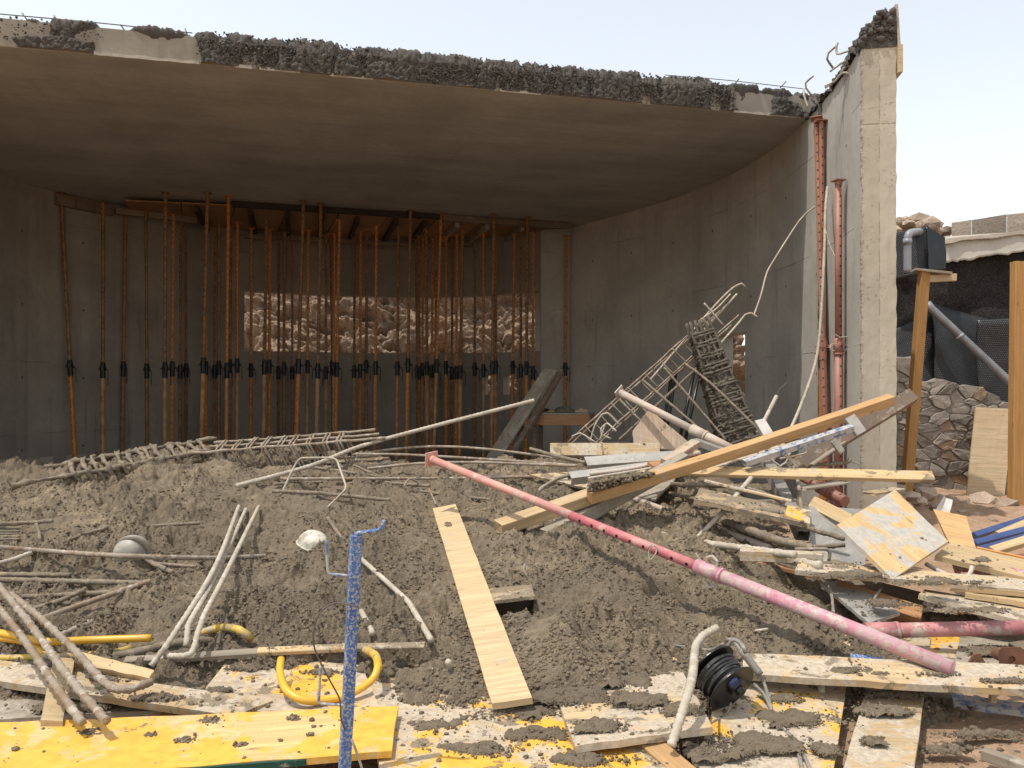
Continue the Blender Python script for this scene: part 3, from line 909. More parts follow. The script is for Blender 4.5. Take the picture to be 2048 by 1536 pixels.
def edge_px(u):
    q = E0 + ED * u
    return CX + F * q.x / q.y
def fascia():
    # plain stripped concrete face
    us = np.linspace(0, EL, 240); zs = np.linspace(ZC + .004, ZT - .004, 8)
    V = []; UV = []
    for z in zs:
        for u in us:
            q = E0 + ED * u + EN * .004
            V.append((q.x, q.y, z)); UV.append((u, z * 1.3))
    w = len(us); Fc = [(j * w + i, j * w + i + 1, (j + 1) * w + i + 1, (j + 1) * w + i) for j in range(len(zs) - 1) for i in range(w - 1)]
    mk('slab_face', V, Fc, CONC_FACE, SLAB, uv=UV)
    # pale lip left by the shuttering along the lower arris
    r_ = random.Random(2)
    for xa, xb in ((190, 400), (470, 505), (520, 600), (660, 745), (1000, 1080), (1465, 1600)):
        ua = min(np.linspace(0, EL, 900), key=lambda q: abs(edge_px(q) - xa)); ub = min(np.linspace(0, EL, 900), key=lambda q: abs(edge_px(q) - xb))
        m = max(4, int((ub - ua) / .06)); V = []; Fc = []
        for i in range(m + 1):
            q = E0 + ED * (ua + (ub - ua) * i / m)
            h = r_.uniform(.012, .03); o = r_.uniform(.015, .028)
            for a, z in ((.002, ZC - .012), (o, ZC - .010), (o, ZC + h), (.002, ZC + h)):
                p = q + EN * a; V.append((p.x, p.y, z))
        for i in range(m):
            for k in range(4):
                Fc.append((i * 4 + k, (i + 1) * 4 + k, (i + 1) * 4 + (k + 1) % 4, i * 4 + (k + 1) % 4))
        Fc += [(3, 2, 1, 0), tuple(m * 4 + k for k in range(4))]
        mk('arris_lip', V, Fc, CONC_PALE, SLAB)
    # fresh concrete left hanging on the broken edge
    us = np.arange(0, EL, .0115); 
    prof = [(0.0, ZC + .004 + .0125 * k) for k in range(24)] + [(-.0125 * k, ZT + .005) for k in range(1, 24)]
    pu = np.arange(len(prof)) * .0125
    U, Q = np.meshgrid(us, pu)
    px = CX + F * (E0.x + ED.x * U) / (E0.y + ED.y * U)
    hv = np.clip(Q / .29, 0, 1)
    cov = np.interp(px, [-400, 0, 60, 150, 190, 215, 385, 430, 640, 665, 705, 735, 1450, 1468, 1600, 1640], [.5, .52, .6, .8, .6, .22, .30, 1.5, 1.5, .9, .9, 1.5, 1.5, .40, .55, .7])
    low = sstep(.55, .25, hv) * np.interp(px, [0, 60, 180, 200], [.35, .5, .4, 0])
    top = sstep(.8, 1.0, hv) * np.interp(px, [0, 400, 1440, 1500, 1600], [.15, .2, .2, .4, .4])
    m = cov + low + top - .55 + .85 * fbm(U * 2.3, Q * 3.0 + 4, 41, 4)
    msk = sstep(-.05, .35, m)
    d = msk * (.012 + .010 * lump(U, Q, .10, 51) + .026 * crumb(U + .02 * vn2(U * 20, Q * 20, 58), Q, .050, 52, .66) + .018 * crumb(U, Q + .01 * vn2(U * 40, Q * 40, 59), .026, 53, .66) + .045 * np.clip(fbm(U * 4.1, Q * 3.1, 54, 4), -.6, 1) - .045 * sstep(.10, .0, np.abs(fbm(U * 2.2, Q * .8, 57, 3)))) - (1 - msk) * .03
    toph = sstep(.27, .33, Q) * np.interp(px, [-400, 0, 395, 430, 560, 590, 640, 680, 900, 1320, 1350, 1420, 1450, 1640], [0, 0, .0, .05, .03, .07, .07, .045, .035, .035, .04, .06, .0, .02])
    d = d + toph * (.35 + .8 * crumb(U, Q, .09, 55) + 1.0 * fbm(U * 6, Q * 6, 56, 4))
    ang = np.array([0.0] * 19 + [.25, .5, .75, 1.0, 1.2] + [math.pi / 2] * 23)[:, None]
    no = np.cos(ang); nz = np.sin(ang)
    off = np.array([p[0] for p in prof])[:, None]; zz = np.array([p[1] for p in prof])[:, None]
    X = E0.x + ED.x * U + EN.x * (off + d * no); Y = E0.y + ED.y * U + EN.y * (off + d * no); Z = zz + d * nz + 0 * U
    V = np.stack([X, Y, Z], -1).reshape(-1, 3)
    w = len(us); i = np.arange((w - 1) * (len(prof) - 1)); a = (i // (w - 1)) * w + i % (w - 1)
    Fc = np.stack([a, a + 1, a + w + 1, a + w], -1)
    o = mk('broken_edge', V, Fc, MUD_DARK, SLAB, False)
    o['kind'] = 'stuff'
fascia()

def kerb_stub():
    """heap of torn concrete left on top of the side wall"""
    us = np.arange(0.0, 2.35, .0115); q = np.arange(0, .70, .0115)
    U, Q = np.meshgrid(us, q)
    # profile over the wall: up the inner face, across, down
    hgt = np.interp(us, [0, .05, .55, .9, 1.3, 1.8, 2.1, 2.35], [.36, .38, .36, .22, .15, .13, .14, .10])
    V = []
    t = Q / .70
    lat = np.interp(t, [0, .2, .8, 1.0], [-.005, .03, .325, .33])
    hh = np.interp(t, [0, .25, .75, .97, 1.0], [0, .42, .95, 1.0, .3])
    d = .06 * lump(U, Q, .11, 151) + .03 * lump(U, Q, .045, 152) + .07 * fbm(U * 5, Q * 5, 153, 3)
    Z = ZC - .03 + hh * hgt[None, :] + d * .8 - .02
    lat = lat - d * .5 * (t < .6)
    X = np.empty_like(U); Y = np.empty_like(U)
    for j, u in enumerate(us):
        a = RW.at(u); n = RW.nrm(u)
        X[:, j] = a.x + n.x * lat[:, j]; Y[:, j] = a.y + n.y * lat[:, j] - (.02 if j == 0 else 0)
    # close the near end downwards
    X = np.concatenate([X[:, :1], X], 1); Y = np.concatenate([Y[:, :1], Y], 1); Z = np.concatenate([np.minimum(Z[:, :1], ZC - .02), Z], 1)
    V = np.stack([X, Y, Z], -1).reshape(-1, 3)
    w = X.shape[1]; i = np.arange((w - 1) * (len(q) - 1)); a = (i // (w - 1)) * w + i % (w - 1)
    Fc = np.stack([a, a + 1, a + w + 1, a + w], -1)
    o = mk('torn_upstand', V, Fc, MUD_DARK, shell, False); o['kind'] = 'stuff'
    # ragged cold joint running down the inner face under the broken corner
    us = np.arange(0, 4.2, .012); q = np.linspace(-1, 1, 14)
    V = []
    for k, v in enumerate(us):
        wd = .05 + .03 * float(fbm(np.array(v * 4.0), np.array(1.0), 161, 3))
        for s in q:
            uu = 1.62 + .05 * float(vn2(np.array(v * 3.0), np.array(4.0), 8)) + s * wd
            a = RW.at(uu); n = RW.nrm(uu)
            dd = max(0, 1 - s * s) * (.02 + .03 * float(lump(np.array(v), np.array(s * wd), .05, 162)))
            V.append((a.x - n.x * (dd - .004), a.y - n.y * (dd - .004), ZC - v))
    w = len(q); Fc = [(k * w + j, k * w + j + 1, (k + 1) * w + j + 1, (k + 1) * w + j) for k in range(len(us) - 1) for j in range(w - 1)]
    o = mk('ragged_joint', V, Fc, MUD_DARK, shell, False); o['kind'] = 'stuff'
kerb_stub()
# pale kicker course at the foot of the end wall
for k, (ua, ub) in enumerate(((4.0, 6.0), (6.35, 7.35), (7.6, 8.0), (8.6, 9.2), (9.45, 9.7))):
    V = []
    m = 6
    for i in range(m + 1):
        u = ua + (ub - ua) * i / m; a = LW.at(u); n = LW.nrm(u)
        for o_, z in ((.004, .03), (.012, .03), (.012, .27), (.004, .27)):
            V.append((a.x + n.x * o_, a.y + n.y * o_, z))
    Fc = [(i * 4 + q, (i + 1) * 4 + q, (i + 1) * 4 + (q + 1) % 4, i * 4 + (q + 1) % 4) for i in range(m) for q in range(4)] + [(3, 2, 1, 0), tuple(m * 4 + q for q in range(4))]
    mk('kicker', V, Fc, CONC_PALE, shell)

# clods hanging on the torn edge
g_ = np.random.default_rng(5)
pc = []
for i in range(14000):
    u = g_.uniform(0, EL); px_ = edge_px(u)
    if g_.random() > np.interp(px_, [-400, 0, 190, 215, 390, 430, 640, 665, 705, 735, 1450, 1470, 1620], [.12, .12, .35, .0, .0, 1, 1, .4, .4, 1, 1, .0, .0]): continue
    v = g_.random() ** .7
    zz = ZC + .02 + v * .30; q = E0 + ED * u + EN * (.035 + .015 * g_.random())
    if v > .8: q = E0 + ED * u - EN * g_.uniform(-.05, .2); zz = ZT + .02 + g_.random() * float(np.interp(px_, [0, 395, 430, 560, 590, 640, 680, 1400, 1450, 1640], [.0, .0, .05, .04, .09, .09, .05, .06, .03, .02]))
    pc.append(((q.x, q.y, zz), .005 + .013 * g_.random() ** 2))
def torn_clods():
    pq = []
    for i in range(1500):
        u = g_.random() ** 1.5 * 2.3; a = RW.at(u); n = RW.nrm(u)
        hg = float(np.interp(u, [0, .55, .9, 1.3, 2.3], [.36, .36, .24, .15, .12]))
        t = g_.random(); hz = hg * min(1, .35 + t) * g_.random() ** .5
        p = a + n * (t * .31 - .01)
        pq.append(((p.x, p.y - (.03 if u < .06 else 0), ZC + hz), .012 + .036 * g_.random() ** 2))
    return pq
ORD = ['first', 'second', 'third', 'fourth', 'fifth', 'sixth', 'seventh', 'eighth', 'ninth', 'tenth', 'eleventh', 'twelfth', 'thirteenth', 'fourteenth', 'fifteenth', 'sixteenth', 'seventeenth', 'eighteenth', 'nineteenth', 'twentieth']
# starter bars and wires on the slab
tag(tube('guard_wire', catmull([P(-60, 22, 8.05), P(0, 28, 8.2), P(190, 45, 8.55), P(385, 66, 8.9)], .2), .006, WIRE), 'thin straight wire running along the slab top beside bare concrete', 'wire')
tag(tube('guard_wire', catmull([P(1330, 150, 9.9), P(1450, 160, 10.1), P(1610, 178, 10.3)], .2), .005, WIRE), 'thin wire over the slab top towards the broken corner', 'wire')
for k, (xa, ya, xb, yb, d) in enumerate(((44, 26, 57, 40, 8.25), (108, 31, 121, 46, 8.4), (175, 40, 184, 50, 8.5), (241, 49, 251, 60, 8.65), (305, 53, 315, 66, 8.75), (370, 57, 377, 72, 8.9), (1478, 158, 1464, 170, 10.1), (1380, 152, 1366, 160, 10.0), (1572, 163, 1560, 172, 10.3))):
    tag(tube('starter_bar', [P(xa, ya, d), P(xb, yb + 4, d)], .007, WIRE), 'short dark starter bar on the roof slab, %s from the end away from the pillar' % ORD[(0, 1, 2, 3, 4, 5, 7, 6, 8)[k]], 'rebar', 'starter bars along the slab top')

# bent bars out of the torn corner
for lab, pts in (
    ('bent grey bar looping up out of the torn wall top, tallest of its loops', [(1668, 138, 8.9), (1654, 118, 8.8), (1657, 106, 8.8), (1673, 92, 8.75), (1676, 86, 8.75)]),
    ('short bar hooked over from the torn wall top with an upright end', [(1673, 87, 8.7), (1674, 108, 8.7), (1690, 104, 8.6), (1716, 98, 8.5)]),
    ('pale bar bent in an arch across the torn wall face, upper', [(1660, 143, 8.9), (1690, 122, 8.75), (1709, 114, 8.6), (1716, 119, 8.55)]),
    ('pale bar bent in an arch across the torn wall face, middle', [(1650, 176, 9.0), (1672, 160, 8.9), (1688, 137, 8.75), (1700, 131, 8.65), (1707, 138, 8.6)]),
    ('pale bar bent in an arch across the torn wall face, lowest', [(1650, 172, 9.0), (1670, 162, 8.9), (1685, 146, 8.75), (1700, 148, 8.65), (1706, 160, 8.6)]),
    ('grey bar curling from the slab corner towards the sky', [(1628, 196, 10.1), (1612, 176, 10.1), (1611, 166, 10.1), (1627, 152, 10.0)]),
    ('thin bar hanging down from the slab corner beside the prop head', [(1607, 178, 10.05), (1608, 190, 10.0), (1616, 215, 9.95)]),
    ('short bar stub pointing out of the torn concrete near the formwork board', [(1748, 32, 8.2), (1770, 33, 8.3)])):
    tag(tube('bent_bar', resample(catmull([P(*q) for q in pts], .05), .03), .011, REBAR if 'grey' in lab else REBAR_PALE, cake=.002), lab, 'rebar', 'bars torn out of the wall top')

# board left standing on the outer face of the wall end
a = RW.at(0); n = RW.nrm(0)
tb = a + n * .339
Mb = Matrix.Translation((tb.x, tb.y - .03, 4.66)) @ rot_to((n.y * -1, n.x, 0), (n.x, n.y, 0))
V = [(0, 0, 0), (.9, 0, 0), (.9, 0, 0), (0, 0, 0)]
fb = root('formwork_board', 'narrow formwork board standing on edge at the top of the sunlit wall end', 'formwork board', (tb.x, tb.y, 4.62))
t_ = (RW.at(.1) - RW.at(0)).normalized()
def slab_piece(z0, z1, th, ln, name, mat, skew=0.0):
    V = []
    for z, s in ((z0, 0), (z1, skew)):
        for u, o in ((-.05, 0), (ln, 0), (ln, th), (-.05, th)):
            q = tb + t_ * (u + (s if u < 0 else -s * 2)) + n * o
            V.append((q.x, q.y, z))
    mk(name, V, [(3, 2, 1, 0), (4, 5, 6, 7), (0, 1, 5, 4), (1, 2, 6, 5), (2, 3, 7, 6), (3, 0, 4, 7)], mat, fb)
slab_piece(4.71, 4.99, .048, .9, 'lower_board', PLY_PALE)
slab_piece(4.985, 5.44, .026, .9, 'upper_board', WOOD_GREY, .08)

# ------------------------------------------------------------------ shuttering still under the rear of the slab
deck = root('formwork_deck', 'plywood deck on dark joists still propped under the rear of the slab', 'formwork', (-2, 16.5, 4.8))
def deck_poly(pts, z0, z1, name, mat):
    n = len(pts)
    V = [(x, y, z0) for x, y in pts] + [(x, y, z1) for x, y in pts]
    Fc = [tuple(range(n - 1, -1, -1)), tuple(range(n, 2 * n))] + [(k, (k + 1) % n, n + (k + 1) % n, n + k) for k in range(n)]
    return mk(name, V, Fc, mat, deck)
near = [(-7.05, 14.5), (-5.1, 14.95), (-1.45, 16.06), (1.23, 16.9)]
far = [(.60, 17.22), (-.5, 18.1), (-2.2, 18.4), (-4.0, 18.1), (-5.9, 17.22), (-7.4, 15.4)]
# sheets of plywood
def lerp_path(pts, t):
    L = [0]
    for a, b in zip(pts, pts[1:]): L.append(L[-1] + math.dist(a, b))
    s = t * L[-1]
    for k in range(len(pts) - 1):
        if s <= L[k + 1] + 1e-9:
            q = (s - L[k]) / (L[k + 1] - L[k]); return (pts[k][0] + (pts[k + 1][0] - pts[k][0]) * q, pts[k][1] + (pts[k + 1][1] - pts[k][1]) * q)
    return pts[-1]
nf = far[::-1]
NS = 9
for k in range(NS):
    t0 = k / NS + .0012; t1 = (k + 1) / NS - .0012
    deck_poly([lerp_path(near, t0), lerp_path(near, t1), lerp_path(nf, t1), lerp_path(nf, t0)], 4.90 + .002 * (k % 2), 4.925 + .002 * (k % 2), 'plywood_sheet', PLY_DECK)
def beam(a, b, w, z0, z1, name, mat, parent=deck):
    a = Vector((a[0], a[1], z1)); b = Vector((b[0], b[1], z1))
    return board(name, None, None, a, b, w, z1 - z0, mat, parent=parent)
for x in (392, 500, 575, 645, 715, 792, 850, 915, 975, 1045):
    d = 15.0 + (x - 480) / 660 * 1.9 + .1
    xn = (x - CX) / F * d
    ln = 2.15 if x < 1000 else 1.3
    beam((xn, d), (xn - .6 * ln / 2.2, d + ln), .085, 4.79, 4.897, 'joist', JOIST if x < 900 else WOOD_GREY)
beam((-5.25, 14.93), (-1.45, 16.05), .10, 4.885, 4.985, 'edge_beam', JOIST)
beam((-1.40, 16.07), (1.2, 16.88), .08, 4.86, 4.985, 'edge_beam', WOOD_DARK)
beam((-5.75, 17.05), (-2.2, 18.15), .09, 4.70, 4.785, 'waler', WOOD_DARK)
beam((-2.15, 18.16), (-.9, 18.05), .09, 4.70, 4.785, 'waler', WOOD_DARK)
for a, b in ((LW.find(105), LW.find(222)),):
    for k in range(3):
        p = LW.at(a + (b - a) * k / 3 + .01); q = LW.at(a + (b - a) * (k + 1) / 3 - .01); m = LW.nrm(a + (b - a) * k / 3) * .06
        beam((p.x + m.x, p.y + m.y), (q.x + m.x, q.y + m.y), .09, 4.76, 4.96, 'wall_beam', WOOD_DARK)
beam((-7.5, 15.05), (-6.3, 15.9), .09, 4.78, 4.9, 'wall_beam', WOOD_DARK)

# ------------------------------------------------------------------ the wet concrete heap
PLA, PLB = G(888, 1012, .05), Pz(1024, 1402, .115)
PRESS = [(PLA, PLB, .13)]
def front_k(Y): return sstep(3.6, 4.4, Y)
HOLE = Vector((P(1028, 1215, 4.80).x, 4.80, 0))
def heap():
    rows = [3.42]
    while rows[-1] < 10.75: rows.append(rows[-1] + .0042 * (rows[-1] / 3.4) ** 1.35)
    ys = np.array(rows); ts = np.linspace(-.70, .60, 1150)
    Y = np.repeat(ys[:, None], len(ts), 1); X = ts[None, :] * (Y + .12)
    z0 = Hm(X, Y)
    smooth_patch = sstep(.12, .5, fbm(X * 1.1 + 9, Y * 1.1, 301, 3))
    amp = 1.08 - .55 * smooth_patch
    front = sstep(3.55, 4.1, Y)
    wx = X + .016 * vn2(X * 30, Y * 30, 401) + .008 * vn2(X * 80, Y * 80, 403); wy = Y + .016 * vn2(X * 30 + 5, Y * 30, 402) + .008 * vn2(X * 80, Y * 80 + 9, 404)
    clump = sstep(-.25, .3, fbm(X * 4.5, Y * 4.5, 341, 3))
    patch = sstep(-.15, .35, fbm(X * 1.6 + 5, Y * 1.6, 351, 3)); amp = amp * (.42 + .62 * clump + .25 * patch)
    z = z0 + amp * ((.020 + .045 * patch) * crumb(wx, wy, .12, 311, .7) + np.maximum(.036 * crumb(wx, wy, .048, 312), .028 * crumb(wx + .3, wy, .032, 314, .64)) + .016 * crumb(wx, wy + .7, .018, 313, .66) - .02 * crumb(wx + 3, wy, .07, 316, .45)) * (.55 + .45 * front)
    z = z + .035 * np.abs(fbm(X * 6, Y * 6, 321, 3)) * amp - .02
    # boards press their bed into it
    for A, B, hw in PRESS:
        dx, dy = B.x - A.x, B.y - A.y; L2 = dx * dx + dy * dy
        t = ((X - A.x) * dx + (Y - A.y) * dy) / L2
        q = np.abs((X - A.x) * dy - (Y - A.y) * dx) / math.sqrt(L2)
        lim = A.z + (B.z - A.z) * np.clip(t, 0, 1) - .045 + .55 * np.clip(q - hw, 0, 9) + 2.0 * np.clip(np.maximum(-t, t - 1) * math.sqrt(L2), 0, 9)
        z = np.minimum(z, lim + .02 * fbm(X * 9, Y * 9, 71, 2))
    # hollows
    r = np.maximum(np.abs(X - HOLE.x) / .105, np.abs(Y - HOLE.y) / .20) + .18 * fbm(X * 9, Y * 9, 332, 3)
    z = z - .5 * sstep(1.1, .85, r)
    for (px, py, rx, ry, dep) in ((512, 1056, .07, .05, .2), (405, 1032, .17, .11, .10), (960, 1180, .08, .06, .06), (1330, 1180, .14, .10, .10), (1560, 1150, .30, .18, .12), (760, 1330, .3, .08, .10), (230, 1165, .16, .08, .08)):
        c = G(px, py)
        r = np.sqrt(((X - c.x) / rx) ** 2 + ((Y - c.y) / ry) ** 2) + .35 * fbm(X * 7, Y * 7, 331, 3)
        z = z - dep * sstep(1.15, .7, r)
    V = np.stack([X, Y, z], -1).reshape(-1, 3)
    w = len(ts); i = np.arange((w - 1) * (len(ys) - 1)); a = (i // (w - 1)) * w + i % (w - 1)
    Fc = np.stack([a, a + 1, a + w + 1, a + w], -1)
    # drop what lies well under the earth
    zz = z.reshape(-1)
    keep = (zz[Fc] > -.13).any(1)
    o = mk('wet_concrete', V, Fc[keep], MUDM, None, False)
    kind(o, 'stuff', 'heap of lumpy wet grey concrete spilled over the fallen formwork')
    # loose crumbs over the whole heap
    g = np.random.default_rng(77)
    n = 110000
    r = (g.random(n) ** .8 * (len(ys) - 2)).astype(int); c = g.integers(0, len(ts), n)
    x, y, zc = X[r, c], Y[r, c], z[r, c]
    ok = (zc > -.01) & (g.random(n) < .25 + .75 * (amp[r, c] > .6)) & (fbm(x * 2.1, y * 2.1, 55, 3) > -.25)
    x, y, zc = x[ok], y[ok], zc[ok]
    rad = .003 + .011 * g.random(len(x)) ** 2.5
    global HEAP_CRUMBS
    HEAP_CRUMBS = [((x[k], y[k], zc[k] + rad[k] * .35), rad[k]) for k in range(len(x))]
heap()

_ico = None
def ico():
    t = (1 + 5 ** .5) / 2
    v = [(-1, t, 0), (1, t, 0), (-1, -t, 0), (1, -t, 0), (0, -1, t), (0, 1, t), (0, -1, -t), (0, 1, -t), (t, 0, -1), (t, 0, 1), (-t, 0, -1), (-t, 0, 1)]
    f = [(0, 11, 5), (0, 5, 1), (0, 1, 7), (0, 7, 10), (0, 10, 11), (1, 5, 9), (5, 11, 4), (11, 10, 2), (10, 7, 6), (7, 1, 8), (3, 9, 4), (3, 4, 2), (3, 2, 6), (3, 6, 8), (3, 8, 9), (4, 9, 5), (2, 4, 11), (6, 2, 10), (8, 6, 7), (9, 8, 1)]
    return np.array(v) / np.linalg.norm(v[0]), np.array(f)
IV, IF = ico()
def clods(name, pts, mat, seed=0, flat=.65, parent=None):
    """joined lumps: pts = (position, radius)"""
    g = np.random.default_rng(seed)
    n = len(pts)
    c = np.array([tuple(p[0]) for p in pts]); r = np.array([p[1] for p in pts])
    jit = g.uniform(.62, 1.25, (n, 12))
    sc = g.uniform(.75, 1.25, (n, 1, 3)) * np.array([1, 1, flat])
    V = c[:, None, :] + IV[None] * jit[:, :, None] * sc * r[:, None, None]
    Fc = (IF[None] + (np.arange(n) * 12)[:, None, None]).reshape(-1, 3)
    return mk(name, V.reshape(-1, 3), Fc, mat, parent, True)

o = clods('broken_edge_clods', pc, MUD_DARK, 15, .9, SLAB); o['kind'] = 'stuff'
o = clods('torn_clods', torn_clods(), MUD_DARK, 16, .9, shell); o['kind'] = 'stuff'
kind(clods('concrete_crumbs', HEAP_CRUMBS, MUDM, 17, .8), 'stuff', 'loose crumbs of wet concrete all over the heap')
# ------------------------------------------------------------------ telescopic steel props
ZV = Vector((0, 0, 1))
def plate_vf(s, z0, z1, c=.012):
    return box_vf((-s, -s, z0), (s, s, z1))
_shared = {}
def prop_mesh(key, fn, mat):
    k = (key, mat.name)
    if k not in _shared:
        V, Fc = fn()
        me = bpy.data.meshes.new(key)
        me.from_pydata([tuple(v) for v in V], [], Fc)
        me.materials.append(mat)
        _shared[k] = me
    return _shared[k]
def child(name, me, parent, M=Matrix.Identity(4)):
    o = bpy.data.objects.new(name, me); COL.objects.link(o); o.parent = parent; o.matrix_basis = M
    return o
def pin_vf():
    a = tube_data(resample(fillet([Vector((.045, 0, -.02)), Vector((.10, 0, -.02)), Vector((.10, 0, -.30))], .02), .05), .008, 5)
    b = xf(cyl_data(.009, .009, -.09, .09, 6), Matrix.Rotation(math.radians(90), 4, 'Y'))
    return join(a, b)
def collar_vf():
    a = cyl_data(.046, .046, -.17, .09, 12); b = cyl_data(.055, .055, -.02, .05, 8); c = cyl_data(.040, .043, .09, .12, 12)
    return join(a, b, c)
def post_prop(label, foot, top, zc, group, m_out, m_in, r=.038, head=True, foot_plate=True, name='steel_prop', m_col=None):
    """prop standing from foot to top with its collar zc along it"""
    ax = top - foot; L = ax.length
    q = ZV.rotation_difference(ax)
    M = Matrix.Translation(foot) @ q.to_matrix().to_4x4() @ Matrix.Rotation(rnd.uniform(-.5, .5), 4, 'Z')
    R = root(name, label, 'prop', M=M, group=group)
    child('outer_tube', prop_mesh('outer_%.2f_%.3f' % (zc, r), lambda: cyl_data(r, r, .0, zc, 10), m_out), R)
    L2 = round(L, 2)
    child('inner_tube', prop_mesh('inner_%.2f_%.2f_%.3f' % (zc, L2, r), lambda: cyl_data(r * .8, r * .8, zc - .1, L2, 10), m_in), R)
    c = child('collar', prop_mesh('collar', collar_vf, m_col or COLLAR), R, Matrix.Translation((0, 0, zc)))
    child('pin', prop_mesh('pin', pin_vf, m_col or COLLAR), R, Matrix.Translation((0, 0, zc)))
    if foot_plate: child('base_plate', prop_mesh('base_plate', lambda: plate_vf(.075, 0, .008), m_out), R)
    if head: child('head_plate', prop_mesh('head_plate', lambda: plate_vf(.07, -.008, 0), m_in), R, Matrix.Translation((0, 0, L)))
    return R

def deck_near(x):
    return 14.95 + (x - 480) / 660 * 1.95
# photo column of each prop at the top and at the foot, and its distance behind the front edge of the deck (negative: under the slab)
PR = [(122, 152, -.2, 1), (206, 208, .5, 1), (252, 246, 1.0, 2), (292, 295, .9, 2), (331, 329, -.6, 1), (347, 345, .6, 0), (361, 360, 1.3, 2), (372, 373, 1.6, 2),
      (415, 400, -.8, 1), (412, 412, 1.5, 0), (430, 428, 1.7, 2), (438, 437, 1.1, 2), (457, 451, -.3, 0), (462, 459, 1.5, 2), (475, 474, .9, 0), (503, 502, 1.4, 0),
      (533, 527, .5, 1), (540, 537, 1.4, 0), (558, 555, 1.9, 2), (569, 568, 1.6, 2), (584, 585, 2.0, 3), (607, 592, -.4, 1), (617, 614, 1.3, 0), (642, 632, -.3, 1),
      (652, 652, 1.7, 2), (661, 666, 1.9, 2), (669, 667, 1.5, 0), (679, 670, .1, 0), (709, 708, 1.9, 2), (722, 720, 1.2, 0), (734, 731, 1.1, 2), (753, 750, .4, 0),
      (797, 793, .6, 2), (821, 812, -.2, 1), (832, 836, 1.7, 2), (838, 839, 1.2, 2), (846, 843, 1.5, 0), (853, 855, .5, 1), (866, 862, 1.5, 0), (873, 870, 1.0, 2), (882, 867, -.1, 0),
      (892, 892, 1.2, 0), (905, 903, 1.4, 2), (914, 912, .9, 0), (925, 919, .3, 1), (950, 949, 1.0, 2), (967, 967, .7, 0), (988, 983, -.4, 1), (992, 991, .5, 2),
      (1029, 1023, .5, 0), (1042, 1041, .3, 2), (1055, 1052, -.3, 1), (1066, 1066, .2, 0), (1132, 1130, .15, 0)]
SPECIAL = (122, 206, 252, 292, 1132, 1066)
NUM = ['no', 'one', 'two', 'three', 'four', 'five', 'six', 'seven', 'eight', 'nine', 'ten', 'eleven', 'twelve', 'thirteen']
def zone_of(x):
    for k, (lim, nm) in enumerate(((478, 'the windowless wall'), (640, 'the long window\'s first third'), (850, 'the long window\'s middle'), (1086, 'the long window\'s last third'), (9999, 'the bare pier'))):
        if x < lim: return k, nm
for k, (xt, xb, dd, tone) in enumerate(PR):
    d = max(14.3, deck_near(xt) + dd)
    # keep in front of the back wall
    top_x = (xt - CX) / F * d
    for _ in range(12):
        u = BW.find(min(max(xt, 480), 1080)); wy = BW.at(u).y
        if d < wy - .15: break
        d -= .15
    if xt < 478: d = min(d, 16.3)
    if 1085 < xt: d = 17.25
    z = 4.998 if dd < 0 else (4.786 if dd < 2.3 else 4.9)
    if xt < 300 and dd > 0: z = 4.895
    foot = Vector(((xb - CX) / F * d, d + rnd.uniform(-.05, .05), .0))
    top = Vector(((xt - CX) / F * d, d, z))
    zone, zname = zone_of(xt)
    word = {0: 'orange', 1: 'thick pale-stained', 2: 'dull brown', 3: 'dark red'}[tone]
    mates = [q[0] for q in PR if q[3] == tone and zone_of(q[0])[0] == zone and q[0] not in SPECIAL]
    lab = '%s prop%s before %s' % (word, '' if len(mates) < 2 else ', %s of %s from the left' % (ORD[mates.index(xt)] if xt in mates else 'first', NUM[len(mates)]), zname)
    grp = 'steel props standing inside the hall'
    if xt == 122: lab, grp = 'prop leaning across its neighbour at the end wall corner', None
    elif xt == 206: lab, grp = 'orange prop standing next to the crossed pair by the end wall', None
    elif xt == 252: lab, grp = 'grey-coated prop with a wing nut collar against the end wall', None
    elif xt == 292: lab, grp = 'thin pale prop between the grey-coated prop and the crowded rows', None
    elif xt == 1132: lab, grp = 'single orange prop in the corner beside the leaning boards', None
    elif xt == 1066: lab, grp = 'orange prop standing last in the row before the bare pier', None
    mo = {0: PROP_ORANGE if k % 2 else PROP_TAN, 1: PROP_TAN if k % 3 else PROP_ORANGE, 2: PROP_DULL if k % 4 else PROP_TAN, 3: PROP_RED}[tone]
    mi = {0: PROP_ORANGE, 1: PROP_DULL, 2: PROP_DULL, 3: PROP_RED}[tone]
    post_prop(lab, foot, top, round(1.84 + rnd.choice([0, .04, .08, .12]), 2), grp, mo, mi, r=.040 if tone == 1 else .036)
# crossed partner at the end wall
post_prop('prop without a head bar leaning against the end wall, crossing the other', P(143, 915, 14.6), P(84, 505, 14.3), 1.86, None, PROP_DULL, PROP_DULL)

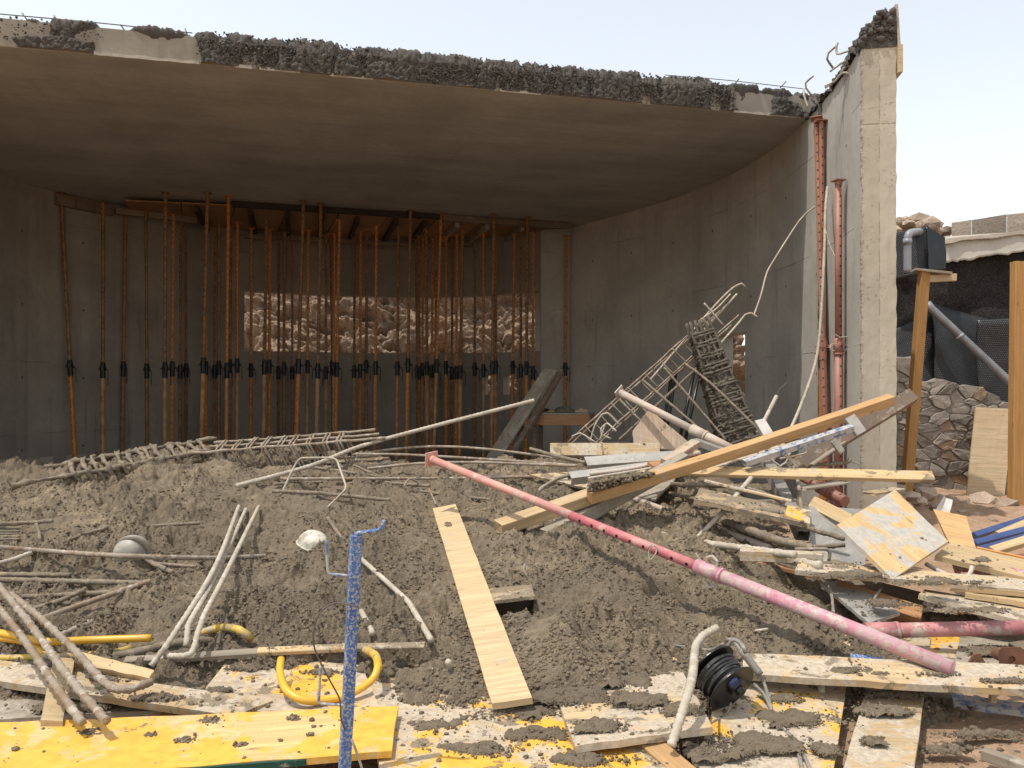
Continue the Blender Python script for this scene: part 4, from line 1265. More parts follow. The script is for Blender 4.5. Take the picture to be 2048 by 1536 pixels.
# props at the broken corner
post_prop('rust orange prop jammed under the broken slab corner', Vector((P(1655, 985, 9.3).x, 9.3, .02)), P(1633, 236, 9.72), 1.98, None, PROP_RED, PROP_RUST, r=.042, m_col=PROP_RED)
post_prop('yellowish orange prop tucked behind the corner prop', Vector((P(1645, 960, 9.55).x, 9.55, .05)), P(1643, 242, 9.62), 1.86, None, PROP_ORANGE, PROP_RUST, r=.038)
def ring_handle(R, z, r, mat):
    vf = tube_data(resample([Vector((r + .003, 0, -.035)), Vector((r + .04, 0, -.035)), Vector((r + .06, 0, 0)), Vector((r + .04, 0, .035)), Vector((r + .003, 0, .035))], .02), .008, 6)
    vg = xf(vf, Matrix.Rotation(math.pi, 4, 'Z'))
    vh = tube_data([Vector((-r - .02, -r * .9, .14)), Vector((-.02, -r - .008, .11)), Vector((r + .05, -r, .12))], .006, 6)
    V, Fc = join(vf, vg, vh)
    me = bpy.data.meshes.new('handle'); me.from_pydata([tuple(v) for v in V], [], Fc); me.materials.append(mat)
    return child('handle', me, R, Matrix.Translation((0, 0, z)))
def free_prop(label, base, tip, zc, m_out, m_in, r=.038, rot=0.0, sleeve=None, **kw):
    ax = tip - base; L = ax.length
    M = Matrix.Translation(base) @ ZV.rotation_difference(ax).to_matrix().to_4x4() @ Matrix.Rotation(rot, 4, 'Z')
    R = root('steel_prop', label, 'prop', M=M)
    def ch(nm, vf, mat, Mm=Matrix.Identity(4), sm=False):
        return mk(nm, vf[0], vf[1], mat, R, sm, M=M @ Mm)
    n = 18
    ch('outer_tube', cyl_data(r, r, 0, zc, n), m_out, sm=False)
    ph = kw.get('perf', 0.0)
    if ph: ch('perforated_tube', cyl_data(r * .8, r * .8, zc - .05, zc + ph, n), kw['m_perf'])
    ch('inner_tube', cyl_data(r * .8, r * .8, zc + ph if ph else zc - .05, L, n), m_in)
    ch('collar', join(cyl_data(r * 1.14, r * 1.14, zc - .16, zc + .012, n), cyl_data(r * 1.2, r * 1.2, zc - .17, zc - .15, n)), sleeve or m_out)
    if kw.get('handle', True): ring_handle(R, zc - .09, r, PIPE_PALE)
    if kw.get('head', True): ch('head_plate', join(box_vf((-.062, -.062, L - .012), (.062, .062, L)), cyl_data(r * .9, r * .9, L - .05, L - .012, n)), m_in)
    if kw.get('foot', True): ch('base_plate', box_vf((-.075, -.075, -.006), (.075, .075, .004)), m_out)
    for o in R.children:
        if o.name.startswith(('outer', 'inner', 'collar', 'perf')):
            for p in o.data.polygons: p.use_smooth = len(p.vertices) == 4
    return R
free_prop('red prop standing free against the inner face of the sunlit wall', Vector((P(1677, 980, 8.78).x, 8.78, .03)), P(1677, 360, 8.78), 2.0, PROP_RED, PROP_RED, r=.046, rot=.2)

# pink prop lying across the heap
b_, t_p = P(1905, 1338, 3.72), P(862, 918, 6.7)
R = free_prop('long pink prop with a perforated inner tube lying across the heap', b_, t_p, (b_ - P(1395, 1139, 4.75)).length, PINK, PINK_IN, r=.039, rot=2.2, foot=False, perf=1.05, m_perf=PINK_HOLE)
tube('tie_wire', catmull([P(1303, 1108, 4.95), P(1296, 1096, 4.93), P(1305, 1088, 4.92), P(1314, 1096, 4.9), P(1310, 1110, 4.9), P(1300, 1120, 4.92), P(1298, 1100, 4.93), P(1310, 1090, 4.9), P(1316, 1102, 4.9)], .02), .005, REBAR_PALE, R, n=5)
free_prop('cement-dusted prop with a square head plate leaning against the rebar cage', P(1470, 902, 7.7), P(1238, 784, 8.6), .5, PIPE_PALE, PIPE_PALE, r=.047, handle=False, foot=False)
free_prop('dark red perforated prop tube lying between the pillar and the square tube', P(1690, 1003, 7.3), P(1588, 945, 8.0), .35, PROP_RED, PROP_RED, r=.052, handle=False, foot=False, head=False)
free_prop('thick dusty rose prop lying level in front of the dark gap', P(2110, 1254, 4.35), P(1722, 1262, 4.42), 1.0, PIPE_ROSE, PIPE_ROSE, r=.040, handle=False, foot=False, head=False)
R = free_prop('rose prop with a plate and bent handle lying on the stacked planks', P(2110, 1168, 5.0), P(1915, 1130, 5.45), .3, PIPE_ROSE, PIPE_ROSE, r=.046, handle=False, foot=False)
tube('handle', catmull([P(1852, 1128, 5.3), P(1880, 1143, 5.2), P(1915, 1156, 5.1), P(1938, 1150, 5.1), P(1944, 1132, 5.12)], .03), .014, PIPE_PALE, R, n=7)
free_prop('pale pipe half sunk in the concrete below the crossed timbers', G(1540, 1098, .02), G(1266, 996, .07), .6, PIPE_PALE, PIPE_PALE, r=.03, handle=False, head=False, foot=False)

# ------------------------------------------------------------------ rebar cages
def cage(label, A, B, side, w, h, nst, r_main, r_st, mat_m, mat_s, nside=2, ext0=0.0, ext1=0.0, tilt=0.0, cake=0.0, double=False, jit=.02, bow=0.0, taper=0.0):
    A, B = Vector(A), Vector(B)
    x = (B - A).normalized()
    M = rot_to(x, side); u = M.to_3x3().col[1]; v = M.to_3x3().col[2]
    R = root('rebar_cage', label, 'rebar cage', A)
    L = (B - A).length
    def at(s, a, b):
        k = 1 - taper * min(1.1, max(-.1, s / L))
        return A + x * s + u * a * k + v * (b * k + bow * 4 * (s / L) * (1 - s / L))
    corners = [(-w / 2, -h / 2), (w / 2, -h / 2), (w / 2, h / 2), (-w / 2, h / 2)]
    mids = []
    if nside > 2:
        for k in range(1, nside - 1):
            t = k / (nside - 1)
            mids += [(-w / 2 + w * t, h / 2), (-w / 2 + w * t, -h / 2)]
    for k, (a, b) in enumerate(corners + mids):
        e0 = ext0 * rnd.uniform(.3, 1.1); e1 = ext1 * rnd.uniform(.4, 1.15)
        p = [at(-e0 + (L + e0 + e1) * s / 12, a + rnd.uniform(-.006, .006), b + rnd.uniform(-.006, .006)) for s in range(13)]
        tube('main_bar', resample(p, .05), r_main, mat_m, R, n=6, cake=cake)
    for i in range(nst):
        s = L * (i + .5) / nst + rnd.uniform(-jit, jit)
        tl = tilt + rnd.uniform(-.08, .08)
        for k in range(2 if double else 1):
            g = 1.0 + rnd.uniform(0, .08)
            q = [at(s + tl * b + k * .035, a * g * 1.06, b * g * 1.06) for a, b in corners]
            tube('stirrup', resample(fillet(q, .03, 3, True), .05), r_st, mat_s, R, n=5, closed=True, cake=cake)
    return R

cage('concrete-caked rebar cage lying along the crest nearest the end wall', P(150, 962, 7.6), P(425, 912, 8.3), (0, -.3, 1), .34, .26, 13, .014, .014, REBAR_MUD, REBAR_MUD, tilt=-.5, cake=.030, ext0=.5, ext1=.2)
cage('rebar cage with bars sticking out lying on the crest before the window', P(440, 918, 8.15), P(705, 898, 8.2), (0, -.25, 1), .30, .27, 9, .013, .009, REBAR, REBAR, tilt=-.35, cake=.008, ext0=.25, ext1=.42, double=True, nside=3)
cage('open rebar cage leaning up like a ladder against the side wall', P(1160, 892, 9.3), P(1425, 655, 9.5), (0, -1, .35), .22, .24, 9, .010, .0065, REBAR, REBAR, ext0=.12, ext1=.42, tilt=.25, cake=.002, jit=.05)
cage('stout concrete-caked column cage leaning beside the narrow slot window', P(1484, 905, 9.0), P(1403, 668, 9.15), (0, -1, 0), .40, .34, 12, .013, .012, REBAR_SHADED, REBAR_SHADED, nside=5, ext0=.1, ext1=.16, tilt=.14, cake=.014, jit=.03, double=True, taper=.42)
def core_body(parent, A, B, w, h, side, amp, seed, taper=(1, 1), z0=0.0, mat=None):
    A, B = Vector(A), Vector(B); x = (B - A).normalized(); M = rot_to(x, side); u = M.to_3x3().col[1]; v = M.to_3x3().col[2]
    L = (B - A).length; m = int(L / .012); n = 64
    S_, T_ = np.meshgrid(np.linspace(0, 1, m), np.linspace(0, 2 * math.pi, n, endpoint=False), indexing='ij')
    k = taper[0] + (taper[1] - taper[0]) * S_
    per = (w + h) * 1.5
    ux = S_ * L; uy = T_ / (2 * math.pi) * per
    dd = amp * (.5 * fbm(ux * 6, uy * 6, seed, 4) + .45 * crumb(ux, uy, .042, seed + 1) + .30 * crumb(ux, uy, .022, seed + 2))
    cs, sn = np.cos(T_), np.sin(T_)
    q = (np.abs(cs) ** 4 + np.abs(sn) ** 4) ** -.25
    a = (w / 2 * q * cs) * k + dd * cs; b = (h / 2 * q * sn) * k + dd * sn + z0
    V = np.array(A)[None, None] + S_[..., None] * L * np.array(x) + a[..., None] * np.array(u) + b[..., None] * np.array(v)
    i = np.arange((m - 1) * n); r = i // n; c = i % n; c2 = (c + 1) % n
    Fc = np.stack([r * n + c, r * n + c2, (r + 1) * n + c2, (r + 1) * n + c], -1)
    o = mk('caked_concrete', V.reshape(-1, 3), Fc, mat or MUDM, parent, False); o['kind'] = 'stuff'
CG = [o for o in bpy.data.objects if o.name.startswith('rebar_cage') and 'category' in o]
CG.sort(key=lambda o: o.name)
core_body(CG[0], P(100, 972, 7.5), P(440, 916, 8.3), .33, .20, (0, -.3, 1), .09, 3, z0=-.03)
core_body(CG[1], P(425, 928, 8.12), P(640, 912, 8.2), .32, .20, (0, -.25, 1), .08, 5, (1.15, .5), z0=-.06)
core_body(CG[3], P(1488, 915, 9.0), P(1408, 685, 9.15), .40, .35, (0, -1, 0), .05, 7, (1.05, .55), mat=MUD_SHADED)
pc = []
for i in range(700):
    s_ = rnd.random(); c = P(1484, 905, 9.0).lerp(P(1403, 668, 9.15), s_); k_ = 1 - .42 * s_
    pc.append((c + Vector((rnd.uniform(-.21, .21) * k_, rnd.uniform(-.20, -.12) * k_, rnd.uniform(-.03, .03))), rnd.uniform(.008, .024)))
o = clods('caked_clods', pc, MUD_SHADED, 23, 1.0, CG[3]); o['kind'] = 'stuff'
# loose ends of the leaning cage
for lab, pts, r, mt in (
    ('hooked bar reaching highest above the leaning rebar cage', [(1300, 760, 9.4), (1440, 600, 9.5), (1483, 567, 9.5), (1491, 574, 9.5)], .011, REBAR_PALE),
    ('straight bar end next to the hooked bar above the cage', [(1380, 690, 9.45), (1474, 588, 9.45)], .013, REBAR_PALE),
    ('thin bar crossing the cage top from above', [(1408, 606, 9.3), (1446, 650, 9.3)], .011, REBAR_PALE),
    ('thin bar tilted along the cage top under the hooked bar', [(1400, 640, 9.4), (1432, 618, 9.4), (1461, 588, 9.45)], .009, REBAR_PALE),
    ('bar slanting down from the cage middle past the white prop, upper', [(1328, 735, 9.0), (1452, 880, 8.7)], .013, REBAR_MUD),
    ('bar slanting down from the cage middle past the white prop, lower', [(1285, 760, 9.0), (1440, 893, 8.5)], .013, REBAR_MUD),
    ('bar slanting down behind the blotched plywood sheet top', [(1262, 790, 9.0), (1352, 890, 8.6)], .012, REBAR_MUD),
    ('bar slanting from the cage foot towards the pale beam', [(1240, 800, 9.0), (1330, 890, 8.5)], .012, REBAR_MUD),
    ('bar running down from the cage top to the column cage', [(1370, 727, 9.1), (1425, 770, 8.9), (1520, 862, 8.6)], .013, REBAR_MUD),
    ('bar slanting the other way behind the cage rungs', [(1238, 880, 8.9), (1395, 735, 9.2)], .013, REBAR_MUD),
    ('twisted thin bar end curling over the cage foot', [(1180, 884, 8.9), (1190, 850, 8.9), (1205, 828, 8.9), (1215, 826, 8.9), (1238, 850, 8.9)], .009, REBAR_PALE),
    ('thin wire loop standing at the cage foot', [(1143, 873, 8.8), (1160, 866, 8.8), (1190, 884, 8.7)], .008, REBAR_PALE),
    ('hooked bar end curling beside the cage foot', [(1222, 878, 8.8), (1202, 868, 8.8), (1203, 856, 8.8), (1212, 848, 8.8)], .012, REBAR_PALE)):
    bar(lab, pts, r, mt, cake=.003 if mt is REBAR_MUD else .0, curve=len(pts) > 2, step=.03)
for k, (xa, ya, xb, yb, d) in enumerate(((1400, 742, 1362, 880, 10.2), (1389, 742, 1350, 880, 10.25), (1352, 745, 1328, 855, 10.4), (1345, 745, 1320, 850, 10.45))):
    tag(tube('black_pipe', [P(xa, ya, d), P(xb, yb + 40, d - .2)], .022, BLACK, n=10), 'black plastic pipe behind the leaning cages, %s counted from the slot window' % ORD[k], 'pipe', 'black pipes behind the cages')

# ------------------------------------------------------------------ hanging bars and wires at the corner
bar('long ribbed bar hanging in a bow from the broken wall edge', [(1655, 374, 9.35), (1651, 420, 9.2), (1649, 500, 9.05), (1643, 620, 8.9), (1632, 720, 8.8), (1600, 815, 8.6), (1566, 888, 8.3), (1545, 920, 8.1)], .016, REBAR_PALE, curve=True, step=.025)
bar('thin bar dangling from the corner prop out over the cages', [(1630, 413, 9.7), (1600, 440, 9.75), (1548, 520, 9.6), (1533, 548, 9.5), (1522, 590, 9.4), (1508, 630, 9.3)], .010, REBAR_PALE, curve=True)
bar('thin bar knotted below the dangling bar and running to the column cage', [(1515, 634, 9.3), (1502, 626, 9.3), (1491, 629, 9.3), (1478, 645, 9.3), (1440, 688, 9.2)], .011, REBAR_PALE, curve=True)
tag(tube('tie_wire', catmull([P(1652, 462, 9.1), P(1660, 490, 9.0), P(1671, 515, 8.85)], .03), .004, REBAR_PALE), 'short thin wire between the hanging bar and the free prop', 'wire')

# ------------------------------------------------------------------ leaning boards and workbench inside
lb = root('leaning_boards', 'wide grey board and dark beam nailed together, leaning beside the workbench', 'board', P(985, 915, 12.6))
board('wide_board', None, None, P(984, 918, 12.6), P(1100, 738, 13.2), .27, .035, WOOD_GREY, up=(-.75, -.9, .35), parent=lb)
board('dark_beam', None, None, P(1016, 918, 12.55), P(1121, 741, 13.15), .10, .07, STEEL_DARK, up=(-.75, -.9, .35), parent=lb)
for k, (xa, xb) in enumerate(((1040, 1046), (1034, 1038))):
    tag(tube('black_bar', [P(xa, 925, 12.9), P(xb, 850, 13.0)], .014, STEEL_DARK), 'thin dark bar under the leaning boards, %s to the workbench' % ('nearer', 'farther')[k], 'bar', 'dark bars under the leaning boards')
wd = 12.9
tb_ = root('workbench', 'site-built timber workbench with a deep rail, by the side wall', 'workbench', P(1128, 955, wd))
cxx, cyy = P(1128, 825, wd).x, wd
zt = P(1128, 826, wd).z
ang = math.radians(-14)
MB = Matrix.Translation((cxx, cyy + .3, zt)) @ Matrix.Rotation(ang, 4, 'Z')
def tbl(nm, lo, hi, mat): return block(nm, lo, hi, mat, tb_, M=MB, bev=.004)
for k in range(4): tbl('top_board', (-.48, -.30 + k * .15, -.03), (.48, -.155 + k * .15, 0), WOOD_GREY)
tbl('rail', (-.47, -.315, -.20), (.47, -.285, -.032), WOOD_RED); tbl('rail', (-.47, .27, -.20), (.47, .30, -.032), WOOD_RED)
tbl('rail', (-.50, -.315, -.20), (-.472, .3, -.032), WOOD_RED); tbl('rail', (.472, -.315, -.20), (.50, .3, -.032), WOOD_RED)
for sx in (-.43, .43):
    for sy in (-.25, .24): tbl('leg', (sx - .04, sy - .025, -zt), (sx + .04, sy + .025, -.035), WOOD_DARK)
# tools on the bench
o = root('power_tool', 'yellow and black hand tool lying on the workbench end', 'power tool', MB @ Vector((-.33, -.1, .0)))
Mt = MB @ Matrix.Translation((-.33, -.12, .045)) @ Matrix.Rotation(math.radians(90), 4, 'Y')
v = cyl_data(.04, .032, -.10, .04, 12); mk('body', v[0], v[1], TOOL_YELLOW, o, M=Mt)
v = cyl_data(.028, .02, .04, .13, 10); mk('nose', v[0], v[1], BLACK, o, M=Mt)
v = box_vf((-.005, -.02, -.09), (.045, .02, -.04)); mk('handle', v[0], v[1], BLACK, o, M=Mt @ Matrix.Rotation(.9, 4, 'Z'))
def cloth_lump(name, label, cat, c, rx, ry, rz, mat, seed):
    n = 22; V = []; Fc = []
    for j in range(n + 1):
        for i in range(n + 1):
            a = i / n * 2 - 1; b = j / n * 2 - 1
            k = max(0, 1 - (a * a + b * b) ** 1.1)
            h = k * (.55 + 1.1 * float(fbm(np.array(a * 1.7 + seed), np.array(b * 1.7), seed, 3)))
            V.append((a * rx, b * ry, max(0.002, h * rz)))
    for j in range(n):
        for i in range(n): Fc.append((j * (n + 1) + i, j * (n + 1) + i + 1, (j + 1) * (n + 1) + i + 1, (j + 1) * (n + 1) + i))
    e = len(V); V += [(x, y, 0.0) for x, y, z in V]
    Fc += [tuple(e + q for q in f[::-1]) for f in Fc]
    return tag(mk(name, V, Fc, mat, M=c), label, cat)
cloth_lump('work_gloves', 'crumpled dark work gloves heaped on the middle of the workbench', 'gloves', MB @ Matrix.Translation((.02, -.1, .004)), .22, .15, .22, CLOTH_DARK, 3)
cloth_lump('rag', 'small light brown rag lying on the workbench by the gloves', 'rag', MB @ Matrix.Translation((.33, -.12, .004)), .14, .10, .07, PLY_PINK, 8)
tag(mk('chisel', *xf(join(cyl_data(.013, .016, 0, .11, 8), cyl_data(.007, .009, .11, .24, 6)), Matrix.Identity(4)), TOOL_YELLOW, M=MB @ Matrix.Translation((-.22, -.18, .018)) @ Matrix.Rotation(1.57, 4, 'Y')), 'yellow handled chisel lying on the workbench edge', 'chisel')

# ------------------------------------------------------------------ beyond the pillar: retaining wall, membrane, posts
SW0, SW1 = Vector((4.6, 11.55, 0)), Vector((8.6, 11.0, 0))
SD = (SW1 - SW0).normalized(); SN = Vector((SD.y, -SD.x, 0))
sw = root('stone_wall', 'low rubble stone retaining wall under the black membrane', 'wall', SW0)
def wz(s):
    x = CX + F * (SW0 + SD * s).x / (SW0 + SD * s).y
    return float(np.interp(x, [1700, 1790, 1830, 1870, 1920, 1960, 2010, 2060, 2300], [1.78, 1.74, 1.72, 1.62, 1.46, 1.42, 1.36, 1.34, 1.3]))
def core():
    V = []; m = 24
    for i in range(m + 1):
        s = 4.04 * i / m; p = SW0 + SD * s
        z = wz(s) - .10
        for o_, zz in ((-.002, -.2), (-.002, z), (-.45, z + .02), (-.45, -.2)):
            q = p + SN * o_; V.append((q.x, q.y, zz))
    Fc = [(i * 4 + k, (i + 1) * 4 + k, (i + 1) * 4 + (k + 1) % 4, i * 4 + (k + 1) % 4) for i in range(m) for k in range(4)] + [(3, 2, 1, 0), tuple(m * 4 + k for k in range(4))]
    mk('mortar_core', V, Fc, MORTAR, sw)
core()
# irregular stones: each a bulged polygon fitted between its neighbours
rs = random.Random(21)
def clip(poly, px, py, nx, ny):
    out = []
    for k in range(len(poly)):
        a, b = poly[k], poly[(k + 1) % len(poly)]
        da = (a[0] - px) * nx + (a[1] - py) * ny; db = (b[0] - px) * nx + (b[1] - py) * ny
        if da <= 0: out.append(a)
        if (da < 0 < db) or (db < 0 < da):
            t = da / (da - db); out.append((a[0] + (b[0] - a[0]) * t, a[1] + (b[1] - a[1]) * t))
    return out
seeds = []
for j in range(14):
    for i in range(25):
        if rs.random() < .30: continue
        seeds.append((.165 * (i + .5 + .5 * (j % 2) - .3) + rs.uniform(-.10, .10), .125 * (j + .4) + rs.uniform(-.065, .065)))
for a in seeds:
    if a[1] > wz(a[0]) - .02 or a[0] > 4.0: continue
    poly = [(a[0] - .3, a[1] - .25), (a[0] + .3, a[1] - .25), (a[0] + .3, a[1] + .25), (a[0] - .3, a[1] + .25)]
    for b in seeds:
        if b is a or abs(b[0] - a[0]) > .7 or abs(b[1] - a[1]) > .6: continue
        poly = clip(poly, (a[0] + b[0]) / 2, (a[1] + b[1]) / 2, b[0] - a[0], (b[1] - a[1]) * 2.6)
        if len(poly) < 3: break
    if len(poly) < 3: continue
    q_ = []
    for k in range(len(poly)):
        a_, b_ = poly[k], poly[(k + 1) % len(poly)]
        q_.append((a_[0] + rs.uniform(-.006, .006), a_[1] + rs.uniform(-.006, .006)))
        if math.dist(a_, b_) > .055: q_.append(((a_[0] + b_[0]) / 2 + rs.uniform(-.012, .012), (a_[1] + b_[1]) / 2 + rs.uniform(-.012, .012)))
    poly = q_
    n = len(poly)
    cx_ = sum(p[0] for p in poly) / n; cz_ = sum(p[1] for p in poly) / n
    V = []; pr = rs.uniform(-.01, .03)
    for sc, o_ in ((.985, -.12), (.965, .004 + pr * .6), (.86, .012 + pr)):
        for x, z in poly:
            q = SW0 + SD * (cx_ + (x - cx_) * (sc + rs.uniform(-.03, .01))) + SN * (o_ + (rs.uniform(-.009, .009) if sc < .9 else 0)); V.append((q.x, q.y, cz_ + (z - cz_) * (sc + rs.uniform(-.03, .01))))
    Fc = [tuple(range(n - 1, -1, -1))] + [(k, (k + 1) % n, n + (k + 1) % n, n + k) for k in range(n)] + [(n + k, n + (k + 1) % n, 2 * n + (k + 1) % n, 2 * n + k) for k in range(n)]
    V.append(tuple(SW0 + SD * (cx_ + rs.uniform(-.04, .04)) + SN * (.013 + pr + rs.uniform(0, .006)) + Vector((0, 0, cz_ + rs.uniform(-.03, .03))))); Fc += [(2 * n + k, 2 * n + (k + 1) % n, 3 * n) for k in range(n)]
    mk('stone', V, Fc, STONE_RUST if rs.random() < .09 else STONE, sw)

# upper wall with bitumen coat, plaster band and a block parapet
bw = root('upper_wall', 'bitumen-coated wall with a pale plaster band and block parapet on top', 'wall', (6, 13, 1.2))
def sheet(name, fn, nu, nv, mat, parent=None, uvs=None, thick=.012, smooth=True):
    V = []; UV = []
    for j in range(nv + 1):
        for i in range(nu + 1):
            p, u = fn(i / nu, j / nv); V.append(tuple(p)); UV.append(u)
    n = len(V); w = nu + 1
    Fc = [(j * w + i, j * w + i + 1, (j + 1) * w + i + 1, (j + 1) * w + i) for j in range(nv) for i in range(nu)]
    V2 = [(x, y + thick, z) for x, y, z in V]
    rim = [i for i in range(nu)] + [j * w + nu for j in range(nv)] + [nv * w + i for i in range(nu, 0, -1)] + [j * w for j in range(nv, 0, -1)]
    F2 = [tuple(n + q for q in f[::-1]) for f in Fc] + [(rim[(k + 1) % len(rim)], rim[k], n + rim[k], n + rim[(k + 1) % len(rim)]) for k in range(len(rim))]
    return mk(name, V + V2, Fc + F2, mat, parent, smooth, uv=UV + UV)
def px_sheet(name, corners, mat, parent=None, rag=0.0, relief=0.0, nu=40, nv=16, seed=1, thick=.02, fold=0.0, rf=3.1):
    """four photo corners (bottom left, bottom right, top right, top left) each with its distance"""
    c = [P(*q) for q in corners]
    W = ((c[1] - c[0]).length + (c[2] - c[3]).length) / 2; H = ((c[3] - c[0]).length + (c[2] - c[1]).length) / 2
    def fn(s, t):
        b = 0.0
        if rag: b = rag * float(fbm(np.array(s * W * rf + seed), np.array(seed * 1.7), seed, 4))
        tt = t + b * (1 - t) if rag else t
        p = c[0] * (1 - s) * (1 - tt) + c[1] * s * (1 - tt) + c[2] * s * tt + c[3] * (1 - s) * tt
        d = relief * float(fbm(np.array(s * W * 1.8 + seed), np.array(t * H * 1.8), seed + 9, 4)) + fold * math.sin(s * W * 2.6 + 2.2 * t * H + seed) * .5
        return p + Vector((0, -d, 0)), (s * W, t * H)
    return sheet(name, fn, nu, nv, mat, parent, thick=thick)
px_sheet('bitumen_coat', [(1760, 800, 12.6), (2200, 800, 12.2), (2200, 470, 12.2), (1760, 500, 12.6)], BITUMEN, bw, relief=.14, nu=70, nv=40, seed=4, thick=.3)
px_sheet('plaster_band', [(1884, 532, 12.35), (2200, 470, 12.0), (2200, 452, 12.0), (1880, 474, 12.4)], PLASTER, bw, rag=.24, nu=160, nv=10, seed=6, thick=.012, rf=4.0)
for k, (xa, xb, ya, yb) in enumerate(((1903, 1943, 446, 441), (1943.6, 2013, 439, 430), (2013.6, 2051, 430, 425), (2051.6, 2120, 424, 414))):
    d = 12.55
    V = [tuple(P(x, y, dd)) for dd in (d, d + .3) for x, y in ((xa, 482 - (xa - 1903) * .10), (xb, 482 - (xb - 1903) * .10), (xb, yb), (xa, ya))]
    V = [(x, y, z + rnd.uniform(-.012, .012)) for x, y, z in V]
    mk('block', V, [(0, 1, 2, 3), (7, 6, 5, 4), (1, 5, 6, 2), (0, 3, 7, 4), (3, 2, 6, 7), (0, 4, 5, 1)], BLOCKM, bw)
px_sheet('mortar_bed', [(1895, 486, 12.3), (2200, 456, 12.0), (2200, 446, 12.0), (1900, 476, 12.35)], BLOCKM, bw, rag=.5, nu=60, nv=4, seed=16, thick=.3)
# black dimpled membranes
mb = px_sheet('dimple_membrane', [(1780, 562, 11.95), (1860, 545, 11.9), (1858, 452, 12.0), (1770, 470, 12.05)], MEMBRANE, fold=.05, relief=.04, seed=2, thick=.02)
tag(mb, 'black dimpled membrane hanging behind the grey pipe elbow', 'membrane')
mb = px_sheet('dimple_membrane', [(1770, 830, 11.80), (1870, 830, 11.8), (1880, 620, 12.1), (1770, 668, 12.0)], MEMBRANE, fold=.10, relief=.06, seed=7, thick=.02)
tag(mb, 'black dimpled membrane sagging in a curve above the stone wall beside the pillar', 'membrane')
mb = px_sheet('dimple_membrane', [(1868, 840, 11.85), (1968, 850, 11.8), (1990, 640, 12.0), (1862, 606, 12.05)], MEMBRANE, fold=.12, relief=.05, seed=12, thick=.02)
tag(mb, 'black dimpled membrane folded behind the slanting grey pipe', 'membrane')
mb = px_sheet('dimple_membrane', [(1958, 850, 11.7), (2200, 850, 11.5), (2200, 628, 11.5), (1955, 640, 11.75)], MEMBRANE, fold=.05, relief=.05, seed=15, thick=.02)
tag(mb, 'flat black dimpled membrane behind the outer timber post', 'membrane')
mb = px_sheet('black_sheet', [(1858, 545, 11.85), (1893, 540, 11.8), (1892, 474, 11.9), (1852, 452, 12.0)], BLACK, relief=.08, nu=14, nv=14, seed=31, thick=.02)
tag(mb, 'torn black sheet with a pale tag above the first timber post', 'sheet')
el = tag(tube('pipe_elbow', catmull([P(1815, 545, 11.7), P(1815, 500, 11.7), P(1815, 478, 11.7), P(1819, 467, 11.72), P(1830, 464, 11.85), P(1840, 464, 12.05)], .04), .055, PVC, n=16), 'light grey plastic drain pipe with an elbow at its top', 'pipe')
tube('socket', [P(1815, 490, 11.7), P(1815, 478, 11.7)], .062, PVC, el, n=16)
dp = tag(tube('drain_pipe', resample([P(1854, 606, 11.75), P(1862, 617, 11.72), P(2090, 830, 11.2)], .3), .058, PVC_DARK, n=16), 'long grey drain pipe slanting down in front of the black membrane', 'pipe')
tube('pipe_clip', [P(1918, 671, 11.58), P(1922, 675, 11.57)], .066, PVC, dp, n=16)

def post(label, xt, yt, xb, yb, d, w, t, mat, yaw=0.0):
    a = P(xb, yb, d); b = P(xt, yt, d)
    return board('timber_post', label, 'timber post', a, b, w, t, mat, up=(math.sin(yaw), -math.cos(yaw), 0))
post('orange timber post with a nailed head board, beside the sunlit pillar', 1853, 541, 1817, 990, 10.2, .125, .09, WOOD_POST, .12)
post('taller orange timber post cut off by the picture edge', 2046, 522, 2040, 1030, 9.9, .20, .10, WOOD_POST, .1)
board('head_board', 'short grey board nailed across the top of the first post', 'board', P(1826, 538, 10.3), P(1900, 546, 10.2), .22, .03, WOOD_GREY)
board('timber_stub', 'short pale timber stub nailed behind the first post top', 'timber', P(1850, 551, 10.28), P(1912, 548, 10.2), .08, .09, PLY_PALE)
board('timber_stub', 'small block nailed to the side of the outer post top', 'timber', P(2024, 530, 10.02), P(2060, 528, 10.02), .08, .09, WOOD_POST)
panel('shutter_board', 'wide pale board leaning upright against the stone wall', 'board', [(1933, 996, 10.75), (2008, 1000, 10.7), (2029, 818, 10.98), (1952, 814, 11.02)], .027, PLY_PALE)
tag(tube('string_line', [P(1790, 918, 11.2), P(1930, 915, 11.0), P(2100, 914, 10.8)], .003, WIRE, n=4), 'thin string stretched level in front of the stone wall', 'string')

def rock(c, r, label, group, mat=ROCKS, seed=0, flat=.7, cat='rock'):
    g = np.random.default_rng(seed)
    V = IV * g.uniform(.7, 1.2, (12, 1)) * np.array([g.uniform(.9, 1.3), g.uniform(.8, 1.1), flat * g.uniform(.8, 1.2)]) * r
    a = g.uniform(0, 6.28); ca, sa = math.cos(a), math.sin(a)
    V = np.stack([V[:, 0] * ca - V[:, 1] * sa, V[:, 0] * sa + V[:, 1] * ca, V[:, 2]], -1) + np.array(c)
    # split once for facets
    e = {}; Vl = [tuple(v) for v in V]; Fl = []
    def mid(i, j):
        k = (min(i, j), max(i, j))
        if k not in e:
            m = (np.array(Vl[i]) + np.array(Vl[j])) / 2; m = m + (m - np.array(c)) * g.uniform(-.08, .14); e[k] = len(Vl); Vl.append(tuple(m))
        return e[k]
    for f in IF:
        a_, b_, c_ = (int(q) for q in f)
        ab, bc, ca_ = mid(a_, b_), mid(b_, c_), mid(c_, a_)
        Fl += [(a_, ab, ca_), (ab, b_, bc), (ca_, bc, c_), (ab, bc, ca_)]
    return tag(mk('rock', Vl, Fl, mat), label, cat, group)
rr = random.Random(31)
